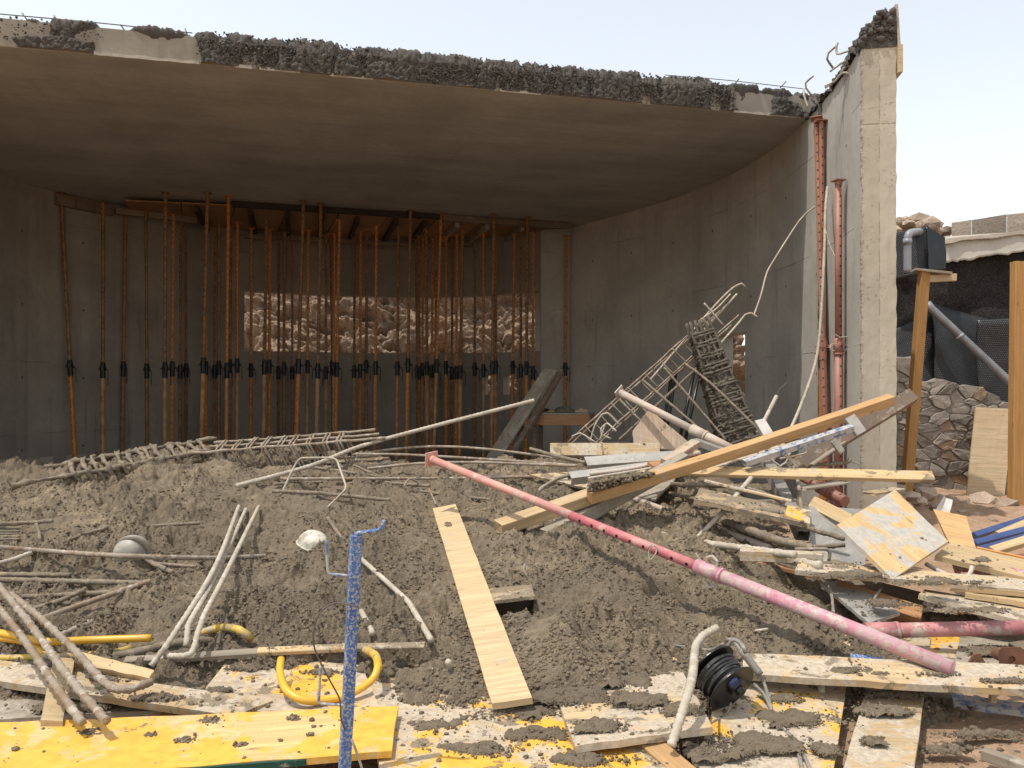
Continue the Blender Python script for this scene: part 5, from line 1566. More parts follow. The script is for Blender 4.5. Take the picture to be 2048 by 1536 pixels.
RK = ((1800, 985, 9.9, .13), (1822, 992, 9.6, .12), (1852, 990, 9.7, .17), (1880, 998, 10.3, .10), (1965, 1003, 10.1, .17), (2010, 1010, 9.9, .14), (1905, 1003, 10.2, .09), (1930, 1007, 10.0, .07), (1845, 1004, 9.3, .08), (1990, 1022, 9.4, .07), (1870, 1012, 9.4, .06), (2032, 1024, 9.3, .07), (1925, 1024, 9.2, .05), (1950, 1030, 9.0, .06), (1985, 1040, 8.7, .05), (1842, 975, 10.6, .14), (1795, 1002, 8.9, .10), (1812, 1012, 8.6, .09))
RX = [q[0] for q in RK]
for k, (x, y, d, r) in enumerate(RK):
    p = P(x, y, d)
    rock(p, r, 'sandy rock along the stone wall foot, %s counted from the pillar' % ORD[sorted(RX).index(x)], 'rocks at the foot of the stone wall', seed=k)
for k in range(16):
    x = 1782 + k * 7.4; y = 462 - 14 * math.sin(k * .7) ** 2 - rr.uniform(0, 14)
    rock(P(x, y + (0 if k < 10 else 14), 13.4 + rr.uniform(-.3, .5)), rr.uniform(.10, .24), 'brown rock in the heap above the membrane, %s counted from the pillar' % ORD[k], 'rocks heaped above the membrane', seed=100 + k)
px_sheet('x', [(1700, 500, 13.6), (1905, 500, 13.6), (1905, 462, 14.2), (1700, 445, 14.2)], ROCKS, None, relief=.3, nu=40, nv=10, seed=44, thick=.4).name = 'earth_bank'
kind(bpy.data.objects['earth_bank'], 'structure', 'brown earth bank behind the membrane')
# ------------------------------------------------------------------ fallen timber in the middle
panel('plank', 'clean yellow plank lying alone lengthwise on the wet concrete', 'plank', [P(865, 1016, PLA.y), P(911, 1008, PLA.y), P(1064, 1396, PLB.y), P(984, 1407, PLB.y)], .03, WOOD_MAIN, clod=.1, nx=3, ny=16)
board('timber', 'long orange timber rising from the heap to the pillar, concrete on its lower end', 'timber', P(1178, 984, 6.15), P(1783, 790, 7.35), .085, .092, WOOD_ORANGE, up=(0, -.35, 1), bow=-.015)
board('timber', 'pale timber with a split end lying under the long pink prop', 'timber', (992, 1046, .12), P(1300, 942, 6.5), .125, .09, WOOD_FRESH, up=(0, -.25, 1), jag=.03)
board('timber', 'grey cement-coated timber sloping beside the pale split timber', 'timber', (1085, 1062, .06), P(1372, 906, 6.9), .085, .12, WOOD_GREY, up=(0, -.25, 1), jag=.02)
pc = []
for i in range(420):
    s = rnd.random()
    c = P(1180, 976, 6.1).lerp(P(1300, 945, 6.38), s) + Vector((rnd.uniform(-.03, .03), rnd.uniform(-.07, .05), rnd.uniform(-.02, .05 * (1.1 - s))))
    pc.append((c, rnd.uniform(.008, .026)))
kind(clods('concrete_lump', pc, MUDM, 6, .8), 'stuff', 'concrete lump stuck on the lower end of the orange timber')
board('plank', 'long pale plank lying level across the debris towards the posts', 'plank', P(1340, 938, 6.8), P(1868, 950, 6.25), .13, .035, WOOD_DIRTY, up=(0, -.5, 1), clod=.2)
panel('plywood_sheet', 'blotched pinkish plywood sheet with a broken corner standing behind the white prop', 'plywood', [(1268, 892, 8.35), (1265, 862, 8.4), (1299, 818, 8.5), (1402, 905, 8.3)], .02, PLY_PINK, nx=6, ny=6)
board('beam', 'pale dusty beam lying level at the foot of the cages', 'beam', P(1100, 898, 8.3), P(1320, 898, 8.25), .15, .06, WOOD_DUSTY, up=(0, -.9, .6), clod=.4)
def channel(label, a, b, w, h, mat, up=(0, -.3, 1), t=.006, name='steel_channel', cat='steel channel', closed=False, roll=0.0, parent=None):
    """rolled section with an open end: U, or a square tube when closed"""
    a, b = pt(a), pt(b); L = (b - a).length
    M = Matrix.Translation(a) @ rot_to(b - a, up) @ Matrix.Rotation(math.radians(roll), 4, 'X')
    parts = [box_vf((0, -w / 2, -t), (L, w / 2, 0)), box_vf((0, -w / 2, -h), (L, -w / 2 + t, -t - .0005)), box_vf((0, w / 2 - t, -h), (L, w / 2, -t - .0005))]
    if closed: parts.append(box_vf((0, -w / 2 + t + .0005, -h), (L, w / 2 - t - .0005, -h + t)))
    v = join(*parts)
    o = mk(name, v[0], v[1], mat, parent, M=M)
    return tag(o, label, cat) if label else o
channel('pale aluminium formwork profile with an open end, upper of the two on the heap', P(1172, 922, 7.6), P(1372, 908, 7.8), .13, .11, ALU, up=(0, -.55, .8), t=.012)
channel('pale aluminium formwork profile with a slotted end, lower of the two', P(1140, 950, 7.2), P(1395, 918, 7.5), .10, .08, ALU, up=(0, -.5, .85), t=.010)
bar('reddish round bar lying on the slotted profile', [(1180, 948, 7.0), (1270, 936, 7.05), (1400, 905, 7.2)], .018, PIPE_PALE, curve=True)
bar('thin pale bar lying just in front of the slotted profile', [(1176, 957, 6.9), (1300, 937, 7.0), (1385, 922, 7.1)], .012, REBAR_PALE, curve=True)
panel('board', 'pale pointed board lying flat under the lower profile', 'board', [(1058, 949, .10), (1180, 978, .10), (1232, 962, .12), (1130, 944, .12)], .025, WOOD_DUSTY, clod=.1)
panel('board', 'broken grey board end in the stack beneath the long orange timber, upper', 'board', [(1268, 992, .10), (1312, 998, .10), (1352, 956, .14), (1310, 952, .14)], .02, WOOD_GREY, ragged=.008)
panel('board', 'broken pale board end under the orange timber, lower', 'board', [(1262, 975, .07), (1330, 975, .07), (1368, 935, .12), (1300, 930, .12)], .02, WOOD_DUSTY, ragged=.008)
board('timber', 'reddish timber lying just behind the long orange timber', 'timber', P(1300, 928, 7.0), P(1560, 893, 7.5), .10, .035, WOOD_RED, up=(0, -.4, 1))
board('timber', 'pale timber with a cut end resting on the broken boards', 'timber', P(1330, 920, 6.9), P(1392, 880, 7.3), .09, .06, PLY_PINK, up=(0, -.4, 1))
channel('small square steel tube with an open end beside the white prop', P(1390, 877, 7.7), P(1455, 900, 7.2), .055, .055, STEEL_GREY, closed=True, name='square_tube', cat='steel tube')
# blue and dark steel by the pillar
bs = root('scaffold_bracket', 'worn blue steel bar with two bent wire loops beside the pillar', 'steel bar', P(1490, 918, 6.9))
channel(None, P(1488, 921, 6.6), P(1704, 850, 6.8), .06, .05, BLUE_DUSTY, closed=True, name='bar', parent=bs)
for pts in ([(1515, 904), (1527, 924), (1524, 930), (1500, 936)], [(1600, 885), (1614, 900), (1612, 906), (1594, 910)]):
    tube('wire_loop', resample(fillet([P(x, y, 6.8) for x, y in pts], .02), .02), .006, PIPE_PALE, bs, n=5)
channel('dark steel channel rising from the debris past the pillar', P(1560, 950, 7.3), P(1828, 786, 7.75), .13, .10, STEEL_DARK, up=(0, -.8, .5), t=.01)
channel('square steel tube sloping down with its open end forward', P(1608, 1062, 6.1), P(1530, 905, 7.4), .10, .085, STEEL_GREY, up=(0, -.75, .6), closed=True, name='square_tube', cat='steel tube')
board('timber', 'grey dusty timber standing steeply behind the long orange timber', 'timber', P(1519, 838, 7.6), P(1556, 900, 7.3), .10, .06, ALU, up=(0, -1, .2))
board('offcut', 'pale timber offcut caught on the dark channel', 'offcut', P(1700, 832, 7.0), P(1724, 866, 6.95), .10, .05, ALU, up=(0, -1, .3))
board('offcut', 'small pale offcut hanging below the dark channel', 'offcut', P(1668, 880, 7.0), P(1686, 905, 7.0), .06, .03, ALU, up=(0, -1, .3))
bar('pale bar standing out of the debris with a dark wire tail', [(1516, 866, 7.6), (1553, 792, 7.8)], .018, REBAR_PALE)
tag(tube('tie_wire', catmull([P(1553, 793, 7.8), P(1558, 780, 7.8), P(1574, 765, 7.8)], .03), .006, WIRE), 'dark wire tail at the tip of the standing pale bar', 'wire')
bar('bar sloping from the steep timber to the foot of the square tube', [(1553, 880, 7.4), (1590, 940, 7.0), (1605, 1035, 6.2)], .014, REBAR, curve=True)
bar('caked bar lying behind the level plank towards the pillar', [(1560, 918, 7.6), (1640, 905, 7.7), (1690, 890, 7.8)], .0145, REBAR, cake=.004)
bar('caked bar with a raised tip in front of the pillar foot', [(1590, 932, 7.4), (1680, 927, 7.5), (1698, 924, 7.5), (1701, 916, 7.5)], .015, REBAR_MUD, cake=.005)
for k, pts in enumerate(([(1530, 920), (1560, 905), (1595, 935)], [(1545, 940), (1572, 925), (1580, 905)], [(1500, 925), (1540, 918), (1570, 945)], [(1560, 895), (1588, 925), (1592, 945)])):
    bar('thin pale bar tangled under the blue steel bar, %s from the white prop' % ORD[(1, 2, 0, 3)[k]], [(x, y, 7.05) for x, y in pts], .009, REBAR_PALE, curve=True, group='thin bars tangled under the blue bar')
bar('round bar sloping through the muddy plank to the heap', [(1505, 952, 6.6), (1440, 1030, 6.1), (1395, 1075, .02)], .018, REBAR_PALE)
bar('caked bar running under the level plank from the broken boards', [(1340, 968, 6.6), (1480, 975, 6.5), (1570, 1003, 6.2)], .016, REBAR_MUD, cake=.006, curve=True)
bar('caked bar parallel to the other beneath the level plank', [(1330, 985, .03), (1450, 1010, 6.2), (1560, 1025, 6.0)], .016, REBAR_MUD, cake=.006, curve=True)
panel('plank', 'mud-covered plank lying in the shade below the level plank', 'plank', [(1388, 998, 6.05), (1612, 1046, 5.85), (1620, 1022, 6.2), (1400, 976, 6.4)], .035, WOOD_MUDDY, clod=1.6)
panel('board', 'small mud-stained board with a yellow corner under the square tube', 'board', [(1570, 1030, 5.95), (1620, 1048, 5.85), (1622, 1020, 6.1), (1575, 1010, 6.2)], .03, YELLOW_WORN)
board('timber', 'pale timber nearly sunk in the concrete, beside the half sunk pipe', 'timber', (1300, 1058, .02), (1500, 1092, .03), .08, .05, WOOD_DUSTY, clod=.5)
board('timber', 'concrete-caked timber with a bolt hole at its end, before the tilted panel', 'timber', P(1480, 1098, 5.35), P(1646, 1106, 5.2), .10, .07, WOOD_DUSTY, clod=.6)
bar('caked round bar below the timber with the bolt hole', [(1400, 1085, .02), (1590, 1110, 5.1)], .022, REBAR_PALE, cake=.006)
bar('caked round bar lowest of those before the tilted panel', [(1500, 1105, .03), (1640, 1132, 4.95)], .024, REBAR_PALE, cake=.008)
bar('mud-covered thick bar running down towards the tilted panel', [(1440, 1040, .05), (1560, 1082, 5.5), (1625, 1098, 5.35)], .026, REBAR_MUD, cake=.010)
bar('bent bar looping out of the end of the caked timber', [(1590, 1098, 5.3), (1655, 1098, 5.3), (1660, 1106, 5.3), (1658, 1122, 5.3)], .010, REBAR, bend=.02)
bar('dark bar lying in front of the tilted panel, upper', [(1600, 1052, 5.9), (1690, 1078, 5.75)], .016, REBAR_MUD, cake=.005)
bar('dark bar lying in front of the tilted panel, lower', [(1625, 1095, 5.6), (1690, 1090, 5.55)], .014, REBAR_MUD, cake=.005)
panel('metal_sheet', 'grey splashed sheet standing behind the square tube end', 'sheet', [(1622, 1122, 5.75), (1730, 1130, 5.65), (1740, 1020, 6.35), (1618, 1010, 6.35)], .02, STEEL_GREY)
board('timber', 'short pale timber poking up behind the tilted panel', 'timber', P(1622, 1002, 6.4), P(1698, 1040, 6.0), .10, .03, WOOD_FRESH, up=(-.4, -1, .3))

for lab, a, b, w, t, m in (
    ('thin splintered lath crossing under the blue steel bar', (1420, 935, 7.0), (1600, 880, 7.3), .05, .02, WOOD_DUSTY),
    ('thin pale lath lying over the muddy plank', (1405, 958, 6.5), (1585, 1000, 6.2), .06, .02, WOOD_DUSTY),
    ('short red-brown board scrap beside the red prop tube', (1540, 985, 6.9), (1600, 1020, 6.6), .12, .02, WOOD_RED),
    ('splintered pale lath pointing up by the dark channel', (1620, 930, 7.3), (1690, 880, 7.5), .05, .02, WOOD_GREY),
    ('grey board scrap wedged under the level plank by the pillar', (1600, 975, 6.9), (1690, 962, 7.1), .14, .02, WOOD_GREY),
    ('dusty lath lying across the broken boards', (1290, 968, 6.7), (1410, 930, 7.0), .05, .025, WOOD_DUSTY),
    ('pale board scrap behind the tilted panel top', (1735, 985, 6.6), (1800, 975, 6.8), .12, .02, WOOD_DUSTY),
    ('narrow brown strip beneath the pale caked bars', (1500, 1118, .04), (1640, 1150, .06), .05, .03, WOOD_RED)):
    board('lath' if 'lath' in lab else 'board_scrap', lab, 'lath' if 'lath' in lab else 'board', P(*a) if a[2] > 2 else G(*a), P(*b) if b[2] > 2 else G(*b), w, t, m, jag=.03, clod=.3)

# ------------------------------------------------------------------ stacked boards by the pillar
panel('formwork_board', 'square orange and grey formwork panel tilted up on the stacked planks', 'panel', [(1674, 1050, 5.25), (1786, 1158, 4.85), (1896, 1082, 5.35), (1790, 980, 5.85)], .027, PANEL_ORANGE, clod=.15)
panel('board', 'small brown board standing on edge behind the tilted panel', 'board', [(1898, 1085, 5.7), (1952, 1096, 5.6), (1932, 1032, 5.95), (1866, 1018, 6.05)], .025, WOOD_ORANGE)
o = root('steel_bracket', 'small dusty steel bracket standing by the brown board', 'bracket', P(1892, 1030, 6.9))
panel('plate', None, None, [(1880, 1028, 6.9), (1898, 1030, 6.85), (1906, 1000, 6.95), (1893, 996, 7.0)], .012, ALU, parent=o, nx=2, ny=2)
panel('flange', None, None, [(1872, 1018, 7.0), (1882, 1028, 6.9), (1895, 998, 7.0), (1888, 992, 7.1)], .012, STEEL_GREY, parent=o, nx=2, ny=2)
panel('plank', 'dirty plank under the tilted panel reaching the picture edge', 'plank', [(1590, 1140, 4.90), (2120, 1186, 4.72), (2120, 1164, 5.05), (1600, 1120, 5.15)], .03, WOOD_DUSTY, clod=1.1, ny=3, nx=16)
panel('plank', 'pale clean-ended plank lying over the dirty plank below the rose prop', 'plank', [(1900, 1172, 4.80), (2120, 1190, 4.70), (2120, 1158, 5.1), (1950, 1150, 5.1)], .03, WOOD_FRESH, clod=.1, ny=3)
panel('plank', 'plank sloping down behind the tilted panel to the picture edge, mud at its top', 'plank', [(1870, 1110, 5.3), (2120, 1172, 4.95), (2120, 1135, 5.25), (1900, 1085, 5.65)], .035, WOOD_FRESH, clod=.7, ny=3)
panel('plank', 'splashed plank pointing out of the dark gap, under the clean-ended plank', 'plank', [(1838, 1188, 4.72), (2120, 1262, 4.35), (2120, 1226, 4.62), (1850, 1178, 4.92)], .03, WOOD_DUSTY, clod=.7, ny=3)
panel('plank', 'wide pale plank wedged below the splashed plank', 'plank', [(1930, 1186, 4.75), (2120, 1215, 4.6), (2120, 1186, 4.9), (1940, 1178, 4.95)], .03, WOOD_FRESH, clod=.1, ny=3)
board('timber', 'brown timber deep in the dark gap, left by a wire', 'timber', P(1672, 1170, 5.0), P(1846, 1225, 4.75), .12, .10, WOOD_RED, up=(0, -.6, 1))
board('beam', 'dark shaded beam crossing the back of the gap', 'beam', P(1700, 1160, 5.2), P(1850, 1195, 5.0), .10, .12, WOOD_DARK, up=(0, -.6, 1))
panel('metal_sheet', 'mud and white splashed sheet at the mouth of the dark gap', 'sheet', [(1640, 1165, 5.05), (1738, 1246, 4.45), (1800, 1225, 4.65), (1695, 1160, 5.1)], .02, ALU, clod=1.0)
tag(tube('wire', catmull([P(1657, 1170, 4.9), P(1664, 1195, 4.75), P(1667, 1232, 4.55)], .04), .009, CABLE_GREY), 'pale wire hanging down on the splashed sheet', 'wire')
tag(tube('wire', catmull([P(1762, 1176, 4.9), P(1748, 1200, 4.75), P(1748, 1222, 4.65), P(1758, 1246, 4.5)], .04), .008, CABLE_GREY), 'pale wire curving across the dark gap', 'wire')
# blue edged formwork beams
for k, (a, b, m, lab) in enumerate((((1950, 1068, 6.6), (2110, 1018, 6.9), BLUE_CLEAN, 'dark blue formwork strip lying on the earth, farthest of the three'),
                                    ((1950, 1084, 6.3), (2110, 1042, 6.5), BLUE_CLEAN, 'dark blue formwork strip between two others on the earth'),
                                    ((1958, 1098, 6.1), (2110, 1056, 6.3), BLUE_CLEAN, 'dark blue formwork strip nearest the small brown board'))):
    board('formwork_strip', lab, 'formwork strip', P(*a), P(*b), .05, .05, m, up=(0, -.7, .7))
board('timber', 'pale timber lying among the blue strips', 'timber', P(1985, 1098, 6.0), P(2110, 1058, 6.2), .07, .05, WOOD_FRESH, up=(0, -.5, 1))
board('timber', 'light timber behind the nearest blue strip', 'timber', P(2000, 1068, 6.5), P(2110, 1022, 6.8), .09, .05, WOOD_FRESH, up=(0, -.5, 1))
board('painted_strip', 'orange painted strip lying on the sloping plank', 'strip', P(1952, 1093, 5.8), P(2110, 1126, 5.5), .025, .02, ORANGE_STRIP)
board('brick_offcut', 'broken terracotta offcut on the earth at the picture edge', 'offcut', P(2000, 1112, 5.9), P(2090, 1108, 5.9), .10, .06, RUST)

# ------------------------------------------------------------------ near the lower edge
panel('plank', 'broad plank spattered with concrete crossing in front of the pink prop end', 'plank', [(1485, 1348, .13), (2150, 1386, .17), (2150, 1334, .17), (1488, 1306, .13)], .032, WOOD_DUSTY, clod=.9, nx=18, ny=4)
panel('board', 'pale board lying below the spattered plank, running to the picture bottom', 'board', [(1680, 1560, .04), (1826, 1560, .04), (1850, 1372, .05), (1736, 1366, .05)], .028, WOOD_DUSTY, clod=.35, nx=4, ny=12)
panel('yellow_formwork', 'worn yellow formwork panel on which the cable reel stands', 'panel', [(1382, 1560, .03), (1664, 1560, .03), (1694, 1362, .045), (1440, 1368, .045)], .027, YELLOW_WORN, clod=.9)
panel('yellow_formwork', 'large worn yellow panel under the middle of the spilled concrete', 'panel', [Pz(770, 1580, .04), Pz(1385, 1580, .03), Pz(1300, 1372, .05), Pz(720, 1336, .075)], .027, YELLOW_WORN, clod=1.3, nx=14, ny=8)
panel('yellow_formwork', 'worn yellow panel corner under the yellow hose', 'panel', [Pz(390, 1404, .085), Pz(780, 1460, .07), Pz(722, 1330, .10), Pz(462, 1310, .105)], .027, YELLOW_WORN, clod=.9, nx=12, ny=8)
panel('board', 'square grey board beside the cable reel, half covered by concrete', 'board', [Pz(1150, 1492, .09), Pz(1426, 1454, .115), Pz(1346, 1306, .115), Pz(1090, 1330, .06)], .03, WOOD_DUSTY, clod=.9)
board('timber', 'short clean timber sloping into view at the picture bottom', 'timber', P(1252, 1440, 3.38), P(1405, 1570, 2.95), .09, .055, WOOD_ORANGE, up=(-.1, -.2, 1), jag=.012)
board('timber', 'small timber end on the red earth in the lower corner', 'timber', (1966, 1496, .03), (2110, 1545, .03), .05, .045, WOOD_GREY)
channel('dusty blue channel lying under the spattered plank', (1905, 1396, .02), (2130, 1424, .02), .07, .03, BLUE_DUSTY)
board('stake', 'short pale stake poking down below the spattered plank', 'stake', P(1990, 1380, 3.75), P(1988, 1408, 3.72), .03, .025, PLY_PALE, up=(0, -1, 0))
tag(tube('peg', [P(1640, 1362, 3.85), P(1644, 1384, 3.78)], .016, REBAR_PALE), 'short round bar end sticking out below the spattered plank', 'rebar')
channel('blue steel channel end beneath the pink prop', P(1702, 1318, 4.0), P(1768, 1326, 3.95), .10, .08, BLUE, up=(0, -.3, 1), t=.012)
panel('board', 'small pale board edge between the pink prop and the blue channel', 'board', [(1672, 1276, 4.35), (1700, 1292, 4.2), (1704, 1268, 4.35), (1676, 1262, 4.45)], .02, PLY_PALE, nx=3, ny=3)
panel('yellow_formwork', 'yellow panel under the dusty rose prop', 'panel', [(1858, 1330, .04), (1925, 1335, .04), (1930, 1200, .05), (1838, 1195, .06)], .027, YELLOW_WORN, clod=.5)
panel('board', 'wide grey board with a dark damp patch behind the spattered plank', 'board', [(1905, 1338, .06), (2140, 1345, .06), (2140, 1250, .06), (1925, 1250, .06)], .027, WOOD_GREY, clod=.3)
panel('board', 'concrete-strewn board behind the pink prop end', 'board', [(1740, 1334, .05), (1862, 1334, .05), (1860, 1274, .06), (1736, 1268, .06)], .027, WOOD_DUSTY, clod=.9)
# prop foot plate with a hole
R = root('prop_foot', 'rusty square prop plate with a round hole standing at the picture edge', 'prop plate', P(2023, 1318, 3.95))
c = P(2024, 1320, 3.93); nvec = (Vector((0, 0, CZ)) - c).normalized(); nvec = (nvec + Vector((0, -.6, -.2))).normalized()
M = Matrix.Translation(c) @ rot_to(Vector((1, .05, 0)), nvec)
def ring_plate(s, r, t):
    V = []; n = 24
    for z in (-t, 0):
        for k in range(n):
            a = 2 * math.pi * (k + .5) / n; q = 1 / max(abs(math.cos(a)), abs(math.sin(a))); q = min(q, 1.25)
            V.append((s * math.cos(a) * q, s * math.sin(a) * q, z))
        for k in range(n):
            a = 2 * math.pi * (k + .5) / n; V.append((r * math.cos(a), r * math.sin(a), z))
    Fc = []
    for k in range(n):
        k2 = (k + 1) % n
        Fc += [(2 * n + k, 2 * n + k2, 3 * n + k2, 3 * n + k), (k2, k, n + k, n + k2), (k, k2, 2 * n + k2, 2 * n + k), (n + k2, n + k, 3 * n + k, 3 * n + k2)]
    return V, Fc
v = ring_plate(.062, .019, .008); mk('plate', v[0], v[1], RUST, R, M=M)
v = cyl_data(.030, .030, -.12, -.009, 16); mk('tube', v[0], v[1], RUST, R, M=M)
v = ([(-.06, 0, 0), (.06, 0, 0), (.01, 0, .075), (-.02, 0, .07), (-.06, .01, 0), (.06, .01, 0), (.01, .01, .075), (-.02, .01, .07)], [(0, 1, 2, 3), (7, 6, 5, 4), (0, 4, 5, 1), (1, 5, 6, 2), (2, 6, 7, 3), (3, 7, 4, 0)])
tag(mk('rusty_plate', v[0], v[1], RUST, M=Matrix.Translation(P(1955, 1338, 3.9))), 'small triangular rusty plate poking up behind the spattered plank', 'plate')
channel('dark steel section end above the holed plate', P(2030, 1292, 4.15), P(2110, 1280, 4.3), .07, .06, STEEL_DARK, closed=True, name='square_tube', cat='steel tube')

# ------------------------------------------------------------------ lower left: yellow board, planks, hoses
yb = root('yellow_board', 'long bright yellow board with a green edge across the lower corner', 'board', P(400, 1480, 3.4))
A, B_, C_, D_ = Pz(-120, 1572, .085), Pz(782, 1502, .085), Pz(797, 1412, .105), Pz(-120, 1450, .105)
panel('face_board', None, None, [A, B_, C_, D_], .027, YELLOW_NEW, parent=yb, nx=18, ny=5, clod=.45)
e = (B_ - A).normalized()
board('edge_band', None, None, A + Vector((0, -.006, -.001)), A.lerp(B_, .80) + Vector((0, -.006, -.001)), .008, .027, GREEN_EDGE, parent=yb)
# blue railing post
rp = root('railing_post', 'speckled blue guard rail post with a crank top, standing upright in front', 'railing post', P(690, 1560, 2.98))
d0 = 2.98
board('post', None, None, P(689, 1590, d0), P(715, 1072, d0), .042, .036, BLUE, up=(.45, -1, 0), parent=rp, bev=.004)
tube('post_cap', [P(714, 1080, d0 + .018), P(716, 1064, d0 + .018)], .014, BLUE, rp, n=10)
tube('crank', resample(fillet([P(713, 1067, d0), P(730, 1065, d0), P(764, 1059, d0 - .02), P(768, 1040, d0 - .02)], .02), .01), .0085, BLUE, rp, n=8)
tube('hook', resample(fillet([P(652, 1081, d0), P(656, 1148, d0), P(704, 1152, d0 + .01)], .012), .01), .0055, BLUE_DUSTY, rp, n=7)
tube('hook', resample(fillet([P(641, 1332, d0), P(637, 1407, d0), P(694, 1411, d0 + .01)], .012), .01), .0055, BLUE_DUSTY, rp, n=7)
tag(tube('tie_wire', catmull([P(716, 1214, d0 - .03), P(672, 1206, d0), P(640, 1225, d0 - .02), P(628, 1262, d0 - .03), P(630, 1300, d0 - .03), P(655, 1352, d0 - .03), P(680, 1400, d0 - .03), P(681, 1432, d0 - .03), P(690, 1460, d0 - .03)], .02), .0032, WIRE, n=5), 'thin rusty wire looping round the blue post', 'wire')
tag(tube('tie_wire', catmull([P(703, 1478, d0 - .03), P(716, 1512, d0 - .03), P(728, 1550, d0 - .05)], .03), .005, CABLE_GREY, n=6), 'grey wire running down from the blue post', 'wire')
# hoses
hs_pts = [(562, 1318, .20), (560, 1345, .18), (573, 1380, .15), (605, 1400, .12), (650, 1400, .11), (700, 1388, .12), (742, 1362, .15), (755, 1335, .18), (750, 1312, .15), (730, 1300, .07)]
hz = tag(tube('hose', catmull([G(*q) for q in hs_pts], .02), .0175, YHOSE, n=12), 'thick yellow hose bent in a U on the worn yellow panel', 'hose')
tube('hose_end', catmull([G(757, 1336, .18), G(751, 1311, .152), G(729, 1299, .065)], .02), .0195, YHOSE_DIRTY, hz, n=12)
tag(tube('hose', catmull([G(-60, 1255, .10), G(10, 1268, .12), G(90, 1283, .12), G(180, 1280, .12), G(302, 1276, .11)], .03), .020, YHOSE, n=12), 'yellow hose lying level at the picture edge, highest of the four', 'hose')
tag(tube('hose', catmull([G(-60, 1272, .07), G(20, 1278, .08), G(60, 1288, .08), G(95, 1312, .06)], .03), .020, YHOSE, n=12), 'short yellow hose dipping under the crossed bars', 'hose')
tag(tube('hose', catmull([G(-60, 1318, .06), G(60, 1316, .07), G(150, 1312, .06), G(225, 1306, .06), G(262, 1296, .04)], .03), .019, YHOSE_DIRTY, n=12), 'half muddy yellow hose behind the cross timber', 'hose')
tag(tube('hose', catmull([G(396, 1268, .05), G(440, 1256, .11), G(478, 1260, .11), G(502, 1278, .05)], .03), .022, YHOSE_DIRTY, n=12), 'mud-covered hose arching out of the concrete', 'hose')
tag(tube('hose', catmull([G(228, 1312, .05), G(290, 1300, .06), G(360, 1285, .04), G(430, 1282, .03)], .03), .022, REBAR_MUD, n=10, cake=.006), 'mud-caked hose running up behind the bar bundle', 'hose')
panel('blue_sheet', 'scrap of blue plastic sheet under the yellow hoses', 'plastic sheet', [(-60, 1320, .03), (20, 1318, .03), (26, 1290, .05), (-60, 1285, .05)], .004, BLUE_CLEAN, nx=6, ny=4, warp=.02)
# planks
panel('plank', 'long dirty plank running from the picture edge to the yellow board', 'plank', [(-80, 1350, .10), (470, 1432, .10), (545, 1400, .10), (-80, 1308, .12)], .035, WOOD_DUSTY, clod=.7, nx=14, ny=4)
panel('plank', 'grey plank beneath the long dirty plank', 'plank', [(-80, 1442, .035), (335, 1420, .035), (300, 1392, .04), (-80, 1396, .04)], .035, WOOD_GREY, clod=.3, nx=10)
panel('timber', 'short timber with a broken end lying over the long dirty plank', 'timber', [(150, 1326, .145), (298, 1356, .14), (308, 1340, .145), (150, 1300, .16)], .035, WOOD_FRESH, clod=.25)
panel('cross_timber', 'narrow clean timber crossing the planks under the bars', 'timber', [(82, 1440, .13), (124, 1442, .13), (150, 1318, .155), (108, 1312, .155)], .03, WOOD_MAIN, clod=.3, nx=3, ny=10)
panel('board', 'small orange board end beneath the long dirty plank', 'board', [(318, 1434, .03), (450, 1428, .03), (440, 1402, .04), (335, 1408, .04)], .02, WOOD_ORANGE, clod=.1)
board('board_edge', 'long board edge showing under the lip of the concrete', 'board', (248, 1318, .10), (520, 1300, .10), .045, .028, WOOD_GREY, up=(0, -.35, 1), clod=.5)
board('board_edge', 'orange board edge under the concrete lip behind the hose', 'board', (515, 1299, .10), (690, 1291, .10), .045, .026, WOOD_DIRTY, up=(0, -.35, 1), clod=.5)
board('board_edge', 'board edge under the concrete lip beside the blue post', 'board', (690, 1291, .10), (850, 1288, .09), .045, .026, WOOD_MUDDY, up=(0, -.35, 1), clod=.5)
panel('board_edge', 'dark board edge roofing the hole in the concrete', 'board', [P(968, 1203, 4.72), P(1070, 1192, 4.76), P(1062, 1168, 5.06), P(972, 1178, 5.02)], .02, WOOD_MUDDY, clod=.6)
# ------------------------------------------------------------------ bars on the heap, lower left
bar('caked bar from the picture edge down to the yellow board, middle of three', [(-20, 1150, .30), (60, 1248, .26), (130, 1345, .24), (212, 1442, .16)], .0135, REBAR, cake=.006, ribs=.28, curve=True, step=.011)
bar('caked bar from the picture edge down to the yellow board, nearest of three', [(-40, 1172, .24), (40, 1268, .22), (110, 1370, .20), (165, 1446, .14)], .0135, REBAR, cake=.006, ribs=.28, curve=True, step=.011)
bar('hooked bar ending in a curl on the long dirty plank', [(20, 1188, .14), (75, 1232, .17), (150, 1302, .18), (205, 1362, .16), (238, 1380, .15), (270, 1376, .15), (302, 1364, .15)], .0145, REBAR, cake=.006, ribs=.28, curve=True, step=.011)
bar('bar of the standing bundle ending lowest on the concrete', [(478, 1012, .03), (432, 1130, .20), (352, 1262, .22), (302, 1332, .12)], .013, REBAR_PALE, ribs=.28, curve=True, step=.011)
bar('bar of the standing bundle bent into a foot', [(518, 1012, .03), (450, 1150, .22), (404, 1240, .24), (390, 1290, .18), (382, 1308, .16), (366, 1312, .15), (332, 1312, .13)], .013, REBAR_PALE, ribs=.28, curve=True, step=.011)
bar('shortest bar of the standing bundle with a flat end', [(492, 1018, .03), (432, 1150, .20), (376, 1252, .22), (372, 1292, .16)], .013, REBAR_PALE, ribs=.28, curve=True, step=.011)
